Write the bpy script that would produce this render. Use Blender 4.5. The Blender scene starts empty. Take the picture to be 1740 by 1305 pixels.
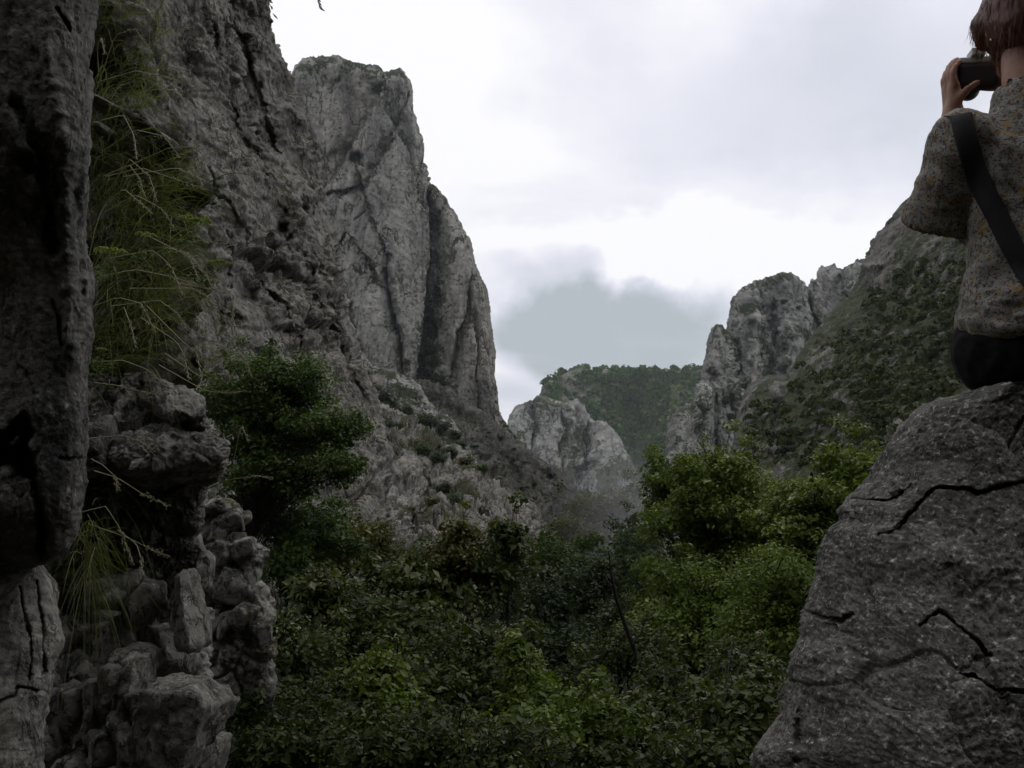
import bpy, bmesh, math, random
import numpy as np
from mathutils import Vector

# ------------------------------------------------------------------ camera, sky, sun, exposure
sc = bpy.context.scene
F = 1600.0                      # focal length in photo pixels (photo is 1740 x 1305)
PITCH = math.atan((800 - 652.5) / F)
cam_d = bpy.data.cameras.new('camera_view')
cam = bpy.data.objects.new('camera_view', cam_d)
sc.collection.objects.link(cam)
cam.location = (0, 0, 0)
cam.rotation_euler = (math.pi / 2 + PITCH, 0, 0)
cam_d.sensor_fit = 'HORIZONTAL'
cam_d.angle = 2 * math.atan(870 / F)
cam_d.clip_start = 0.05
cam_d.clip_end = 12000
sc.camera = cam
sc.view_settings.view_transform = 'Standard'
sc.view_settings.look = 'None'
sc.view_settings.exposure = 0.0
sc.view_settings.gamma = 1.0
sc.cycles.use_denoising = True
sc.cycles.max_bounces = 6
sc.cycles.diffuse_bounces = 3
sc.cycles.glossy_bounces = 2
sc.cycles.transmission_bounces = 3
sc.cycles.volume_bounces = 0
sc.cycles.transparent_max_bounces = 4

SUN_EL, SUN_AZ = math.radians(62), math.radians(40)      # azimuth from +Y towards +X
sun_d = bpy.data.lights.new('sun', 'SUN')
sun_d.energy = 0.65
sun_d.angle = math.radians(35)
sun_d.color = (1.0, 0.97, 0.92)
sun = bpy.data.objects.new('sun', sun_d)
sc.collection.objects.link(sun)
sdir = Vector((math.sin(SUN_AZ) * math.cos(SUN_EL), math.cos(SUN_AZ) * math.cos(SUN_EL), math.sin(SUN_EL)))
sun.rotation_euler = (-sdir).to_track_quat('-Z', 'Y').to_euler()


def pix_dir(px, py):
    u = (652.5 - py) / F
    v = Vector(((px - 870) / F, math.cos(PITCH) - u * math.sin(PITCH), math.sin(PITCH) + u * math.cos(PITCH)))
    return v


def N(nt, t, **kw):
    n = nt.nodes.new(t)
    for k, v in kw.items():
        if k.startswith('i_'):
            n.inputs[k[2:].replace('_', ' ')].default_value = v
        else:
            setattr(n, k, v)
    return n


def build_world():
    w = bpy.data.worlds.new('World')
    sc.world = w
    w.use_nodes = True
    nt = w.node_tree
    nt.nodes.clear()
    L = nt.links.new
    out = N(nt, 'ShaderNodeOutputWorld')
    sky = N(nt, 'ShaderNodeTexSky')
    sky.sky_type = 'NISHITA'
    sky.sun_disc = False
    sky.sun_elevation = SUN_EL
    sky.sun_rotation = SUN_AZ
    bg1 = N(nt, 'ShaderNodeBackground', i_Strength=0.1)
    L(sky.outputs[0], bg1.inputs[0])
    tc = N(nt, 'ShaderNodeTexCoord')
    # soft cloud deck: direction projected on a high plane
    sep = N(nt, 'ShaderNodeSeparateXYZ')
    L(tc.outputs['Generated'], sep.inputs[0])

    def M(op, a, b=None, c=None, clamp=False):
        n = N(nt, 'ShaderNodeMath', operation=op, use_clamp=clamp)
        for i, x in enumerate((a, b, c)):
            if x is None:
                continue
            if isinstance(x, (int, float)):
                n.inputs[i].default_value = x
            else:
                L(x, n.inputs[i])
        return n.outputs[0]
    z = M('ADD', M('ABSOLUTE', sep.outputs[2]), 0.16)
    comb = N(nt, 'ShaderNodeCombineXYZ')
    L(M('DIVIDE', sep.outputs[0], z), comb.inputs[0])
    L(M('DIVIDE', sep.outputs[1], z), comb.inputs[1])
    n1 = N(nt, 'ShaderNodeTexNoise', i_Scale=1.15, i_Detail=7.0, i_Roughness=0.52, i_Distortion=0.25)
    L(comb.outputs[0], n1.inputs['Vector'])
    # warp for cloud edges
    n2 = N(nt, 'ShaderNodeTexNoise', i_Scale=7.0, i_Detail=6.0, i_Roughness=0.55)
    L(tc.outputs['Generated'], n2.inputs['Vector'])
    warp = N(nt, 'ShaderNodeVectorMath', operation='SUBTRACT')
    L(n2.outputs['Color'], warp.inputs[0])
    warp.inputs[1].default_value = (.5, .5, .5)
    wsc = N(nt, 'ShaderNodeVectorMath', operation='SCALE')
    L(warp.outputs[0], wsc.inputs[0])
    wsc.inputs['Scale'].default_value = 0.13
    dirw = N(nt, 'ShaderNodeVectorMath', operation='ADD')
    L(tc.outputs['Generated'], dirw.inputs[0])
    L(wsc.outputs[0], dirw.inputs[1])

    def blob(px, py, rx, ry, lo, hi):
        d = pix_dir(px, py).normalized()
        s = N(nt, 'ShaderNodeVectorMath', operation='SUBTRACT')
        L(dirw.outputs[0], s.inputs[0])
        s.inputs[1].default_value = d
        m = N(nt, 'ShaderNodeVectorMath', operation='MULTIPLY')
        L(s.outputs[0], m.inputs[0])
        m.inputs[1].default_value = (F / rx, 2.0, F / ry)
        ln = N(nt, 'ShaderNodeVectorMath', operation='LENGTH')
        L(m.outputs[0], ln.inputs[0])
        mr = N(nt, 'ShaderNodeMapRange', interpolation_type='SMOOTHSTEP')
        L(ln.outputs['Value'], mr.inputs[0])
        mr.inputs[1].default_value = hi
        mr.inputs[2].default_value = lo
        mr.inputs[3].default_value = 0
        mr.inputs[4].default_value = 1
        return mr.outputs[0]
    # value of greyness
    g = N(nt, 'ShaderNodeMapRange', interpolation_type='SMOOTHSTEP')
    L(n1.outputs[0], g.inputs[0])
    g.inputs[1].default_value = 0.38
    g.inputs[2].default_value = 0.70
    g.inputs[3].default_value = 0.0
    g.inputs[4].default_value = 0.34
    lil = M('MULTIPLY', blob(1330, 190, 330, 150, 0.2, 1.4), 0.30)
    lil2 = M('MULTIPLY', blob(1560, 60, 300, 170, 0.1, 1.3), 0.24)
    greyA = M('MULTIPLY', blob(1035, 585, 245, 92, 0.60, 1.10), 0.95)
    greyB = M('MULTIPLY', blob(945, 475, 85, 60, 0.3, 1.3), 0.45)
    greyC = M('MULTIPLY', blob(850, 690, 80, 40, 0.2, 1.4), 0.30)
    white = M('MULTIPLY', blob(1150, 430, 300, 55, 0.2, 1.5), 0.5)
    white2 = M('MULTIPLY', blob(600, 130, 240, 160, 0.2, 1.6), 0.5)
    tot = M('ADD', g.outputs[0], M('ADD', lil, lil2))
    tot = M('ADD', tot, M('ADD', greyA, M('ADD', greyB, greyC)))
    tot = M('SUBTRACT', tot, M('ADD', white, white2), clamp=True)
    ramp = N(nt, 'ShaderNodeValToRGB')
    e = ramp.color_ramp.elements
    e[0].position, e[0].color = 0.0, (1.06, 1.05, 1.07, 1)
    e[1].position, e[1].color = 1.0, (0.48, 0.525, 0.565, 1)
    m1 = e.new(0.22); m1.color = (0.885, 0.885, 0.965, 1)
    m2 = e.new(0.5); m2.color = (0.72, 0.745, 0.83, 1)
    L(tot, ramp.inputs[0])
    bg2 = N(nt, 'ShaderNodeBackground', i_Strength=1.0)
    L(ramp.outputs[0], bg2.inputs[0])
    mix = N(nt, 'ShaderNodeMixShader')
    mix.inputs[0].default_value = 0.94
    L(bg1.outputs[0], mix.inputs[1])
    L(bg2.outputs[0], mix.inputs[2])
    L(mix.outputs[0], out.inputs[0])


build_world()

# ------------------------------------------------------------------ numpy helpers
RNG = np.random.default_rng(7)
_G = RNG.normal(size=(4096, 3)); _G /= np.linalg.norm(_G, axis=1)[:, None]
_G = _G.astype(np.float32)
_P = RNG.integers(0, 4096, size=64 ** 3).astype(np.int32)
_J = RNG.random((64 ** 3, 3)).astype(np.float32)


def _lat(i, j, k):
    return ((i & 63) * 64 + (j & 63)) * 64 + (k & 63)


def perlin(p):
    p = np.asarray(p, np.float32)
    i = np.floor(p).astype(np.int32)
    f = p - i
    u = f * f * f * (f * (f * 6 - 15) + 10)
    res = np.zeros(len(p), np.float32)
    for dx in (0, 1):
        wx = u[:, 0] if dx else 1 - u[:, 0]
        for dy in (0, 1):
            wy = u[:, 1] if dy else 1 - u[:, 1]
            for dz in (0, 1):
                wz = u[:, 2] if dz else 1 - u[:, 2]
                g = _G[_P[_lat(i[:, 0] + dx, i[:, 1] + dy, i[:, 2] + dz)]]
                dot = g[:, 0] * (f[:, 0] - dx) + g[:, 1] * (f[:, 1] - dy) + g[:, 2] * (f[:, 2] - dz)
                res += wx * wy * wz * dot
    return res * 1.5


def fbm(p, octv=4, gain=0.5, seed=0):
    s = np.zeros(len(p), np.float32); a = 1.0
    q = np.asarray(p, np.float32) + seed * 7.31
    for o in range(octv):
        s += a * perlin(q); q = q * 2.03 + 11.7; a *= gain
    return s


def ridged(p, octv=4, gain=0.5, seed=0):
    s = np.zeros(len(p), np.float32); a = 1.0
    q = np.asarray(p, np.float32) + seed * 5.17
    for o in range(octv):
        s += a * (1 - 2 * np.abs(perlin(q))); q = q * 2.03 + 9.1; a *= gain
    return s


def voronoi(p, seed=0):
    p = np.asarray(p, np.float32) + seed * 3.77
    i = np.floor(p).astype(np.int32); f = p - i
    f1 = np.full(len(p), 9, np.float32); f2 = f1.copy(); cid = np.zeros(len(p), np.int32)
    best = np.zeros((len(p), 3), np.float32)
    for dx in (-1, 0, 1):
        for dy in (-1, 0, 1):
            for dz in (-1, 0, 1):
                idx = _lat(i[:, 0] + dx, i[:, 1] + dy, i[:, 2] + dz)
                dl = f - _J[idx] - np.array([dx, dy, dz], np.float32)
                d = (dl * dl).sum(1)
                near = d < f1
                f2 = np.where(near, f1, np.minimum(f2, d))
                cid = np.where(near, idx, cid)
                f1 = np.where(near, d, f1)
                best[near] = dl[near]
    return np.sqrt(f1), np.sqrt(f2), cid, best


def P(px, py, Y):
    px = np.asarray(px, np.float64); py = np.asarray(py, np.float64); Y = np.asarray(Y, np.float64)
    u = (652.5 - py) / F
    dy = math.cos(PITCH) - u * math.sin(PITCH)
    dz = math.sin(PITCH) + u * math.cos(PITCH)
    k = Y / dy
    return np.stack([(px - 870) / F * k, Y + 0 * k, dz * k], -1)


def mesh_np(name, v, faces, mat, parent=None, attrs=None, smooth=True):
    """faces: int array (n,3) or (n,4), or list of such arrays"""
    me = bpy.data.meshes.new(name)
    v = np.ascontiguousarray(v, np.float32)
    if not isinstance(faces, (list, tuple)):
        faces = [faces]
    faces = [np.asarray(f, np.int32) for f in faces if len(f)]
    me.vertices.add(len(v)); me.vertices.foreach_set('co', v.ravel())
    li = np.concatenate([f.ravel() for f in faces])
    tot = np.concatenate([np.full(len(f), f.shape[1], np.int32) for f in faces])
    st = np.concatenate([[0], np.cumsum(tot)[:-1]]).astype(np.int32)
    me.loops.add(len(li)); me.loops.foreach_set('vertex_index', li)
    me.polygons.add(len(tot)); me.polygons.foreach_set('loop_start', st)
    me.polygons.foreach_set('loop_total', tot)
    if smooth:
        me.polygons.foreach_set('use_smooth', np.ones(len(tot), bool))
    for k, a in (attrs or {}).items():
        at = me.attributes.new(k, 'FLOAT', 'POINT')
        at.data.foreach_set('value', np.ascontiguousarray(a, np.float32))
    me.update(calc_edges=True); me.validate()
    if mat:
        me.materials.append(mat)
    o = bpy.data.objects.new(name, me)
    sc.collection.objects.link(o)
    if parent is not None:
        o.parent = parent
    return o


def tag(o, label=None, cat=None, group=None, kind=None):
    if label: o['label'] = label
    if cat: o['category'] = cat
    if group: o['group'] = group
    if kind: o['kind'] = kind
    return o


def empty(name, loc, rz=0.0):
    o = bpy.data.objects.new(name, None)
    o.empty_display_size = 0.1
    sc.collection.objects.link(o)
    o.location = loc
    o.rotation_euler = (0, 0, rz)
    return o


def polydist(px, py, pts):
    """distance in pixels to a polyline, and signed side (+ = right of the travel direction)"""
    best = np.full(px.shape, 1e9); side = np.zeros(px.shape)
    for (ax, ay), (bx, by) in zip(pts[:-1], pts[1:]):
        dx, dy = bx - ax, by - ay
        l2 = dx * dx + dy * dy + 1e-9
        t = np.clip(((px - ax) * dx + (py - ay) * dy) / l2, 0, 1)
        d = np.hypot(px - ax - t * dx, py - ay - t * dy)
        s = -(dx * (py - ay) - dy * (px - ax))
        m = d < best
        best = np.where(m, d, best); side = np.where(m, np.sign(s), side)
    return best, side


# ------------------------------------------------------------------ materials
def ramp_cols(nt, stops):
    r = N(nt, 'ShaderNodeValToRGB')
    e = r.color_ramp.elements
    e[0].position, e[0].color = stops[0][0], (*stops[0][1], 1)
    e[1].position, e[1].color = stops[-1][0], (*stops[-1][1], 1)
    for p, c in stops[1:-1]:
        x = e.new(p); x.color = (*c, 1)
    return r


def new_mat(name):
    m = bpy.data.materials.new(name)
    m.use_nodes = True
    nt = m.node_tree
    nt.nodes.clear()
    out = N(nt, 'ShaderNodeOutputMaterial')
    b = N(nt, 'ShaderNodeBsdfPrincipled')
    nt.links.new(b.outputs[0], out.inputs[0])
    return m, nt, b


def tnoise(nt, vec, scale, detail=6.0, rough=0.55, stretch=None, dist=0.0):
    n = N(nt, 'ShaderNodeTexNoise', i_Scale=scale, i_Detail=detail, i_Roughness=rough, i_Distortion=dist)
    if stretch:
        mp = N(nt, 'ShaderNodeMapping')
        mp.inputs['Scale'].default_value = stretch
        nt.links.new(vec, mp.inputs[0]); nt.links.new(mp.outputs[0], n.inputs['Vector'])
    else:
        nt.links.new(vec, n.inputs['Vector'])
    return n.outputs[0]


def mixc(nt, fac, a, b, mode='MIX'):
    m = N(nt, 'ShaderNodeMix', data_type='RGBA', blend_type=mode)
    for sock, x in ((m.inputs[0], fac), (m.inputs[6], a), (m.inputs[7], b)):
        if isinstance(x, (int, float)):
            sock.default_value = x
        elif isinstance(x, tuple):
            sock.default_value = (*x, 1)
        else:
            nt.links.new(x, sock)
    return m.outputs[2]


def mrange(nt, x, a, b, c=0.0, d=1.0):
    m = N(nt, 'ShaderNodeMapRange')
    nt.links.new(x, m.inputs[0])
    for i, v in enumerate((a, b, c, d)):
        m.inputs[i + 1].default_value = v
    return m.outputs[0]


def rock_mat(name, base, unit, streak=0.5, lichen=0.5, warm=0.3, veg=((0.020, 0.026, 0.008), (0.058, 0.058, 0.022)), bump=0.5, vegamt=1.0, lspot=9.0, fine=14.0, grain=6.0, sbump=1.0, lcol=1.75, con=1.0, gc=1.0, crack=0.8, cscale=1.3, tint=(1.0, 0.97, 0.845)):
    """unit = size in metres of the main colour patches"""
    m, nt, b = new_mat(name)
    L = nt.links.new
    tc = N(nt, 'ShaderNodeTexCoord').outputs['Object']
    f = 1.0 / unit
    br = base
    c_dark = tuple(br * (1 - 0.64 * con) * x for x in tint)
    c_mid = tuple(br * x for x in tint)
    c_hi = tuple(br * (1 + 0.64 * con) * x for x in tint)
    r1 = ramp_cols(nt, [(0.33, c_dark), (0.5, c_mid), (0.68, c_hi)])
    L(tnoise(nt, tc, f, 10, 0.70, dist=0.3), r1.inputs[0])
    col = r1.outputs[0]
    # warm oxide stains
    w = mrange(nt, tnoise(nt, tc, f * 0.45, 5, 0.55, stretch=(1, 1, 0.5)), 0.52, 0.72)
    wm = N(nt, 'ShaderNodeMath', operation='MULTIPLY'); L(w, wm.inputs[0]); wm.inputs[1].default_value = warm
    col = mixc(nt, wm.outputs[0], col, (br * 1.05, br * 0.86, br * 0.64))
    # water streaks: dark and pale
    s = mrange(nt, tnoise(nt, tc, f * 1.5, 5, 0.6, stretch=(1, 1, 0.13)), 0.50, 0.68)
    sm = N(nt, 'ShaderNodeMath', operation='MULTIPLY'); L(s, sm.inputs[0]); sm.inputs[1].default_value = streak
    col = mixc(nt, sm.outputs[0], col, (br * 0.34, br * 0.34, br * 0.35))
    s2 = mrange(nt, tnoise(nt, tc, f * 2.1, 4, 0.6, stretch=(1, 1, 0.07)), 0.52, 0.66)
    sm2 = N(nt, 'ShaderNodeMath', operation='MULTIPLY'); L(s2, sm2.inputs[0]); sm2.inputs[1].default_value = streak * 0.6
    col = mixc(nt, sm2.outputs[0], col, (br * 1.55, br * 1.48, br * 1.32))
    # lichen speckle
    l = mrange(nt, tnoise(nt, tc, f * lspot, 4, 0.7), 0.56, 0.70)
    lm = N(nt, 'ShaderNodeMath', operation='MULTIPLY'); L(l, lm.inputs[0]); lm.inputs[1].default_value = lichen
    col = mixc(nt, lm.outputs[0], col, (br * lcol, br * lcol, br * lcol * .95))
    l2 = mrange(nt, tnoise(nt, tc, f * lspot * 0.8, 5, 0.7, stretch=(1.1, 0.9, 1.2)), 0.54, 0.66)
    lm2 = N(nt, 'ShaderNodeMath', operation='MULTIPLY'); L(l2, lm2.inputs[0]); lm2.inputs[1].default_value = lichen * 0.9
    col = mixc(nt, lm2.outputs[0], col, (br * 0.36, br * 0.35, br * 0.36))
    cks = []
    for q, (st_, th) in enumerate((((1, 1, .42), .014), ((.8, 1.2, 1.1), .010))):
        cn = tnoise(nt, tc, f * cscale * (1 + q * 1.1), 7, 0.62, stretch=st_, dist=.25)
        ab = N(nt, 'ShaderNodeMath', operation='SUBTRACT'); L(cn, ab.inputs[0]); ab.inputs[1].default_value = .5
        ab2 = N(nt, 'ShaderNodeMath', operation='ABSOLUTE'); L(ab.outputs[0], ab2.inputs[0])
        ln_ = mrange(nt, ab2.outputs[0], th * .4, th * 1.6, 1.0, 0.0)
        mk = mrange(nt, tnoise(nt, tc, f * 1.1 + q, 3, .5), .42, .58)
        mm_ = N(nt, 'ShaderNodeMath', operation='MULTIPLY'); L(ln_, mm_.inputs[0]); L(mk, mm_.inputs[1])
        mm2 = N(nt, 'ShaderNodeMath', operation='MULTIPLY'); L(mm_.outputs[0], mm2.inputs[0]); mm2.inputs[1].default_value = crack
        col = mixc(nt, mm2.outputs[0], col, (br * .2, br * .19, br * .17))
        cks.append(mm2.outputs[0])
    gr = mrange(nt, tnoise(nt, tc, f * grain, 7, 0.78), 0.30, 0.70, 1 - 0.55 * gc, 1 + 0.6 * gc)
    cg = N(nt, 'ShaderNodeCombineColor'); [L(gr, cg.inputs[i]) for i in range(3)]
    col = mixc(nt, 1.0, col, cg.outputs[0], 'MULTIPLY')
    # grass and moss where they grow, plus the shade painted on the outcrop's foot
    at = N(nt, 'ShaderNodeAttribute', attribute_name='veg')
    vr = ramp_cols(nt, [(0.3, veg[0]), (0.7, veg[1])])
    L(tnoise(nt, tc, f * 3, 6, 0.65), vr.inputs[0])
    vn = N(nt, 'ShaderNodeMath', operation='ADD'); L(at.outputs['Fac'], vn.inputs[0])
    L(mrange(nt, tnoise(nt, tc, f * 11, 5, 0.7), 0.25, 0.75, -0.75, 0.75), vn.inputs[1])
    vfac = mrange(nt, vn.outputs[0], 0.45, 0.85, 0.0, vegamt)
    col = mixc(nt, vfac, col, vr.outputs[0])
    L(col, b.inputs['Base Color'])
    b.inputs['Roughness'].default_value = 0.9
    b.inputs['Specular IOR Level'].default_value = 0.25
    hsum = N(nt, 'ShaderNodeMath', operation='ADD')
    L(tnoise(nt, tc, f * fine * 0.35, 9, 0.72), hsum.inputs[0])
    sb_ = N(nt, 'ShaderNodeMath', operation='MULTIPLY'); L(tnoise(nt, tc, f * 2.5, 7, 0.7, stretch=(1, 1, 0.3)), sb_.inputs[0]); sb_.inputs[1].default_value = sbump
    L(sb_.outputs[0], hsum.inputs[1])
    for ck in cks:
        h2 = N(nt, 'ShaderNodeMath', operation='SUBTRACT'); L(hsum.outputs[0], h2.inputs[0]); L(ck, h2.inputs[1]); hsum = h2
    bm = N(nt, 'ShaderNodeBump', i_Strength=bump, i_Distance=unit * 0.07)
    L(hsum.outputs[0], bm.inputs['Height'])
    L(bm.outputs[0], b.inputs['Normal'])
    return m


def leaf_mat(name, c0, c1, c2, rough=0.42, transl=0.35):
    m = bpy.data.materials.new(name)
    m.use_nodes = True
    nt = m.node_tree
    nt.nodes.clear()
    L = nt.links.new
    out = N(nt, 'ShaderNodeOutputMaterial')
    b = N(nt, 'ShaderNodeBsdfPrincipled')
    at = N(nt, 'ShaderNodeAttribute', attribute_name='tint')
    r = ramp_cols(nt, [(0.0, c0), (0.5, c1), (1.0, c2)])
    L(at.outputs['Fac'], r.inputs[0])
    L(r.outputs[0], b.inputs['Base Color'])
    b.inputs['Roughness'].default_value = rough
    L(mrange(nt, at.outputs['Fac'], 0.55, 0.95, 0.12, 0.5), b.inputs['Specular IOR Level'])
    t = N(nt, 'ShaderNodeBsdfTranslucent')
    tm = mixc(nt, 1.0, r.outputs[0], (1.0, 1.15, 0.5), 'MULTIPLY')
    L(tm, t.inputs[0])
    mx = N(nt, 'ShaderNodeMixShader'); mx.inputs[0].default_value = transl
    L(b.outputs[0], mx.inputs[1]); L(t.outputs[0], mx.inputs[2])
    L(mx.outputs[0], out.inputs[0])
    return m


def plain_mat(name, c, rough=0.7, var=0.3, scale=20.0, spec=0.3, stretch=None, bump=0.0, metal=0.0):
    m, nt, b = new_mat(name)
    tc = N(nt, 'ShaderNodeTexCoord').outputs['Object']
    r = ramp_cols(nt, [(0.3, tuple(x * (1 - var) for x in c)), (0.7, tuple(min(1, x * (1 + var)) for x in c))])
    h = tnoise(nt, tc, scale, 6, 0.6, stretch=stretch)
    nt.links.new(h, r.inputs[0])
    nt.links.new(r.outputs[0], b.inputs['Base Color'])
    b.inputs['Roughness'].default_value = rough
    b.inputs['Metallic'].default_value = metal
    b.inputs['Specular IOR Level'].default_value = spec
    if bump:
        bm = N(nt, 'ShaderNodeBump', i_Strength=bump, i_Distance=0.004)
        nt.links.new(h, bm.inputs['Height']); nt.links.new(bm.outputs[0], b.inputs['Normal'])
    return m


M_near = rock_mat('limestone_near_cliff', 0.185, 2.2, streak=0.35, lichen=0.65, warm=0.45, bump=0.9, lspot=15, con=.8)
M_tower = rock_mat('limestone_tower', 0.25, 16.0, streak=0.75, lichen=0.2, warm=0.35, con=.36, gc=.65, bump=0.9, grain=8, lspot=14, tint=(0.98, 0.985, 0.885),
                   veg=((0.013, 0.020, 0.008), (0.036, 0.042, 0.016)))
M_far = rock_mat('limestone_far', 0.265, 24.0, con=.4, gc=.7, streak=0.6, lichen=0.35, warm=0.15, bump=0.9, grain=8, lspot=14, tint=(0.98, 0.985, 0.91),
                 veg=((0.026, 0.038, 0.018), (0.060, 0.075, 0.038)))
M_slope = rock_mat('stony_slope', 0.125, 7.0, streak=0.1, lichen=0.6, warm=0.3, bump=0.9, lspot=12,
                   veg=((0.014, 0.022, 0.005), (0.042, 0.050, 0.012)))
M_ridge = rock_mat('dark_scree', 0.075, 9.0, streak=0.1, lichen=0.4, warm=0.2, bump=0.9, lspot=12,
                   veg=((0.013, 0.016, 0.008), (0.032, 0.032, 0.016)))
M_boulder = rock_mat('boulder_stone', 0.105, 0.10, streak=0.0, lichen=0.9, warm=0.15, bump=0.8, lspot=7.0, fine=26.0, grain=7, sbump=0.0, crack=0.35, cscale=.45, lcol=3.7)
M_pillar = rock_mat('pillar_stone', 0.115, 0.20, streak=0.6, lichen=0.7, warm=0.2, bump=0.9, lspot=8.0, grain=6, sbump=.5, crack=.5, lcol=2.6)
M_slab = rock_mat('slab_stone', 0.19, 0.18, streak=0.6, lichen=0.5, warm=0.25, bump=0.9, lspot=7.0, sbump=.6)
M_block = rock_mat('outcrop_stone', 0.18, 0.35, streak=0.15, lichen=0.7, warm=0.35, bump=1.0, lspot=9.0, sbump=.3, lcol=2.2)
M_hill = rock_mat('hill_ground', 0.14, 30.0, streak=0.0, lichen=0.1, warm=0.1, bump=0.3,
                  veg=((0.018, 0.034, 0.012), (0.038, 0.055, 0.022)))
M_wood = None
M_leafR = leaf_mat('leaf_fresh_green', (0.040, 0.066, 0.008), (0.085, 0.125, 0.015), (0.160, 0.195, 0.030))
M_leafA = leaf_mat('leaf_ash_green', (0.026, 0.050, 0.010), (0.052, 0.090, 0.016), (0.095, 0.135, 0.026))
M_leafB = leaf_mat('leaf_bush_green', (0.021, 0.033, 0.007), (0.042, 0.061, 0.012), (0.115, 0.118, 0.027), rough=0.4)
M_leafY = leaf_mat('leaf_olive', (0.038, 0.044, 0.009), (0.076, 0.080, 0.014), (0.125, 0.122, 0.024))
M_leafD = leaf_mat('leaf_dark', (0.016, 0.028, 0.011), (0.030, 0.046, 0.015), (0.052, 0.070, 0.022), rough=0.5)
M_wood = leaf_mat('leaf_far_wood', (0.016, 0.046, 0.009), (0.042, 0.092, 0.018), (0.085, 0.140, 0.030), rough=0.6)
M_bark = plain_mat('bark', (0.024, 0.021, 0.018), 0.9, 0.4, 12.0, 0.2, stretch=(1, 1, 0.2), bump=0.6)
M_soil = plain_mat('forest_soil', (0.018, 0.017, 0.010), 0.95, 0.5, 1.3, 0.1)
M_grass = leaf_mat('grass_blade', (0.075, 0.090, 0.026), (0.170, 0.180, 0.070), (0.32, 0.31, 0.18), rough=0.5)
M_seed = leaf_mat('grass_seed', (0.20, 0.19, 0.11), (0.26, 0.24, 0.15), (0.32, 0.30, 0.20), rough=0.6)
M_umbel = leaf_mat('umbel_flower', (0.16, 0.20, 0.05), (0.22, 0.27, 0.08), (0.30, 0.34, 0.12), rough=0.6)

# ------------------------------------------------------------------ terrain patches
SURF = {}


def grid_faces(nv, nu):
    i = np.arange(nv - 1)[:, None] * nu + np.arange(nu - 1)[None, :]
    return np.stack([i, i + nu, i + nu + 1, i + 1], -1).reshape(-1, 4)


def resample(row, n):
    a = np.asarray(row, float)
    d = np.concatenate([[0], np.cumsum(np.hypot(np.diff(a[:, 0]), np.diff(a[:, 1])) + 1e-6)])
    t = np.linspace(0, d[-1], n)
    return np.stack([np.interp(t, d, a[:, k]) for k in range(a.shape[1])], -1)


def patch_grid(rows, nu, nv, blur=2):
    R = np.stack([resample(r, nu) for r in rows])           # rows x nu x 3
    step = np.hypot(np.diff(R[:, :, 0], axis=0), np.diff(R[:, :, 1], axis=0)).mean(1) + 1e-6
    k = np.concatenate([[0], np.cumsum(step)])
    t = np.linspace(0, k[-1], nv)
    idx = np.clip(np.searchsorted(k, t, side='right') - 1, 0, len(k) - 2)
    w = ((t - k[idx]) / (k[idx + 1] - k[idx]))[:, None, None]
    G = R[idx] * (1 - w) + R[idx + 1] * w
    for _ in range(blur):                                    # soften depth facets
        Y = G[:, :, 2]
        Yp = np.pad(Y, 4, mode='edge')
        acc = sum(Yp[4 + a:4 + a + Y.shape[0], 4 + b:4 + b + Y.shape[1]] for a in (-4, 0, 4) for b in (-4, 0, 4)) / 9
        G[:, :, 2] = acc
    return G


def normals_of(W):
    du = np.gradient(W, axis=1); dv = np.gradient(W, axis=0)
    n = np.cross(dv, du)
    n /= np.linalg.norm(n, axis=2)[:, :, None] + 1e-9
    return n


def soft_normals(W, r=5, it=3):
    n = normals_of(W)
    for _ in range(it):
        q = np.pad(n, ((r, r), (r, r), (0, 0)), mode='edge')
        h, w = n.shape[:2]
        n = sum(q[r + a:r + a + h, r + b:r + b + w] for a in (-r, 0, r) for b in (-r, 0, r))
        n = n / (np.linalg.norm(n, axis=2)[:, :, None] + 1e-9)
    return n


def apply_strokes(G, strokes, warp=9.0):
    sh = G.shape[:2]
    q = np.stack([G[:, :, 0].ravel() / 34, G[:, :, 1].ravel() / 34, np.zeros(sh[0] * sh[1])], -1)
    wx = fbm(q + 3.3, 4, .6).reshape(sh); wy = fbm(q + 17.7, 4, .6).reshape(sh)
    px, py = G[:, :, 0] + warp * wx, G[:, :, 1] + warp * wy
    mw = np.exp(0.9 * fbm(q * 1.2 + 41, 3).reshape(sh)); ma = np.clip(0.85 + 1.1 * fbm(q * .7 + 63, 3).reshape(sh), 0.1, 1.7)
    if warp < 4: mw = mw ** .5; ma = np.clip(ma, .6, 1.2)
    for s in strokes:
        kind, pts, w, amp = s
        if kind in 'lr': amp = amp * (0.75 + 0.25 * np.clip(ma, 0, 1.4))      # overlapping slabs stay even
        else: w = w * mw; amp = amp * ma
        d, side = polydist(px, py, pts)
        if kind == 'g':
            G[:, :, 2] += amp * np.exp(-(d / w) ** 2)
        elif kind == 'l':                       # only the left side of the line is moved (seen along its direction)
            G[:, :, 2] += amp * np.exp(-(d / w)) * (side < 0)
        elif kind == 'r':
            G[:, :, 2] += amp * np.exp(-(d / w)) * (side > 0)
        elif kind == 'c':                       # sharp crack
            G[:, :, 2] += amp * np.clip(1 - d / w, 0, 1)


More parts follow.
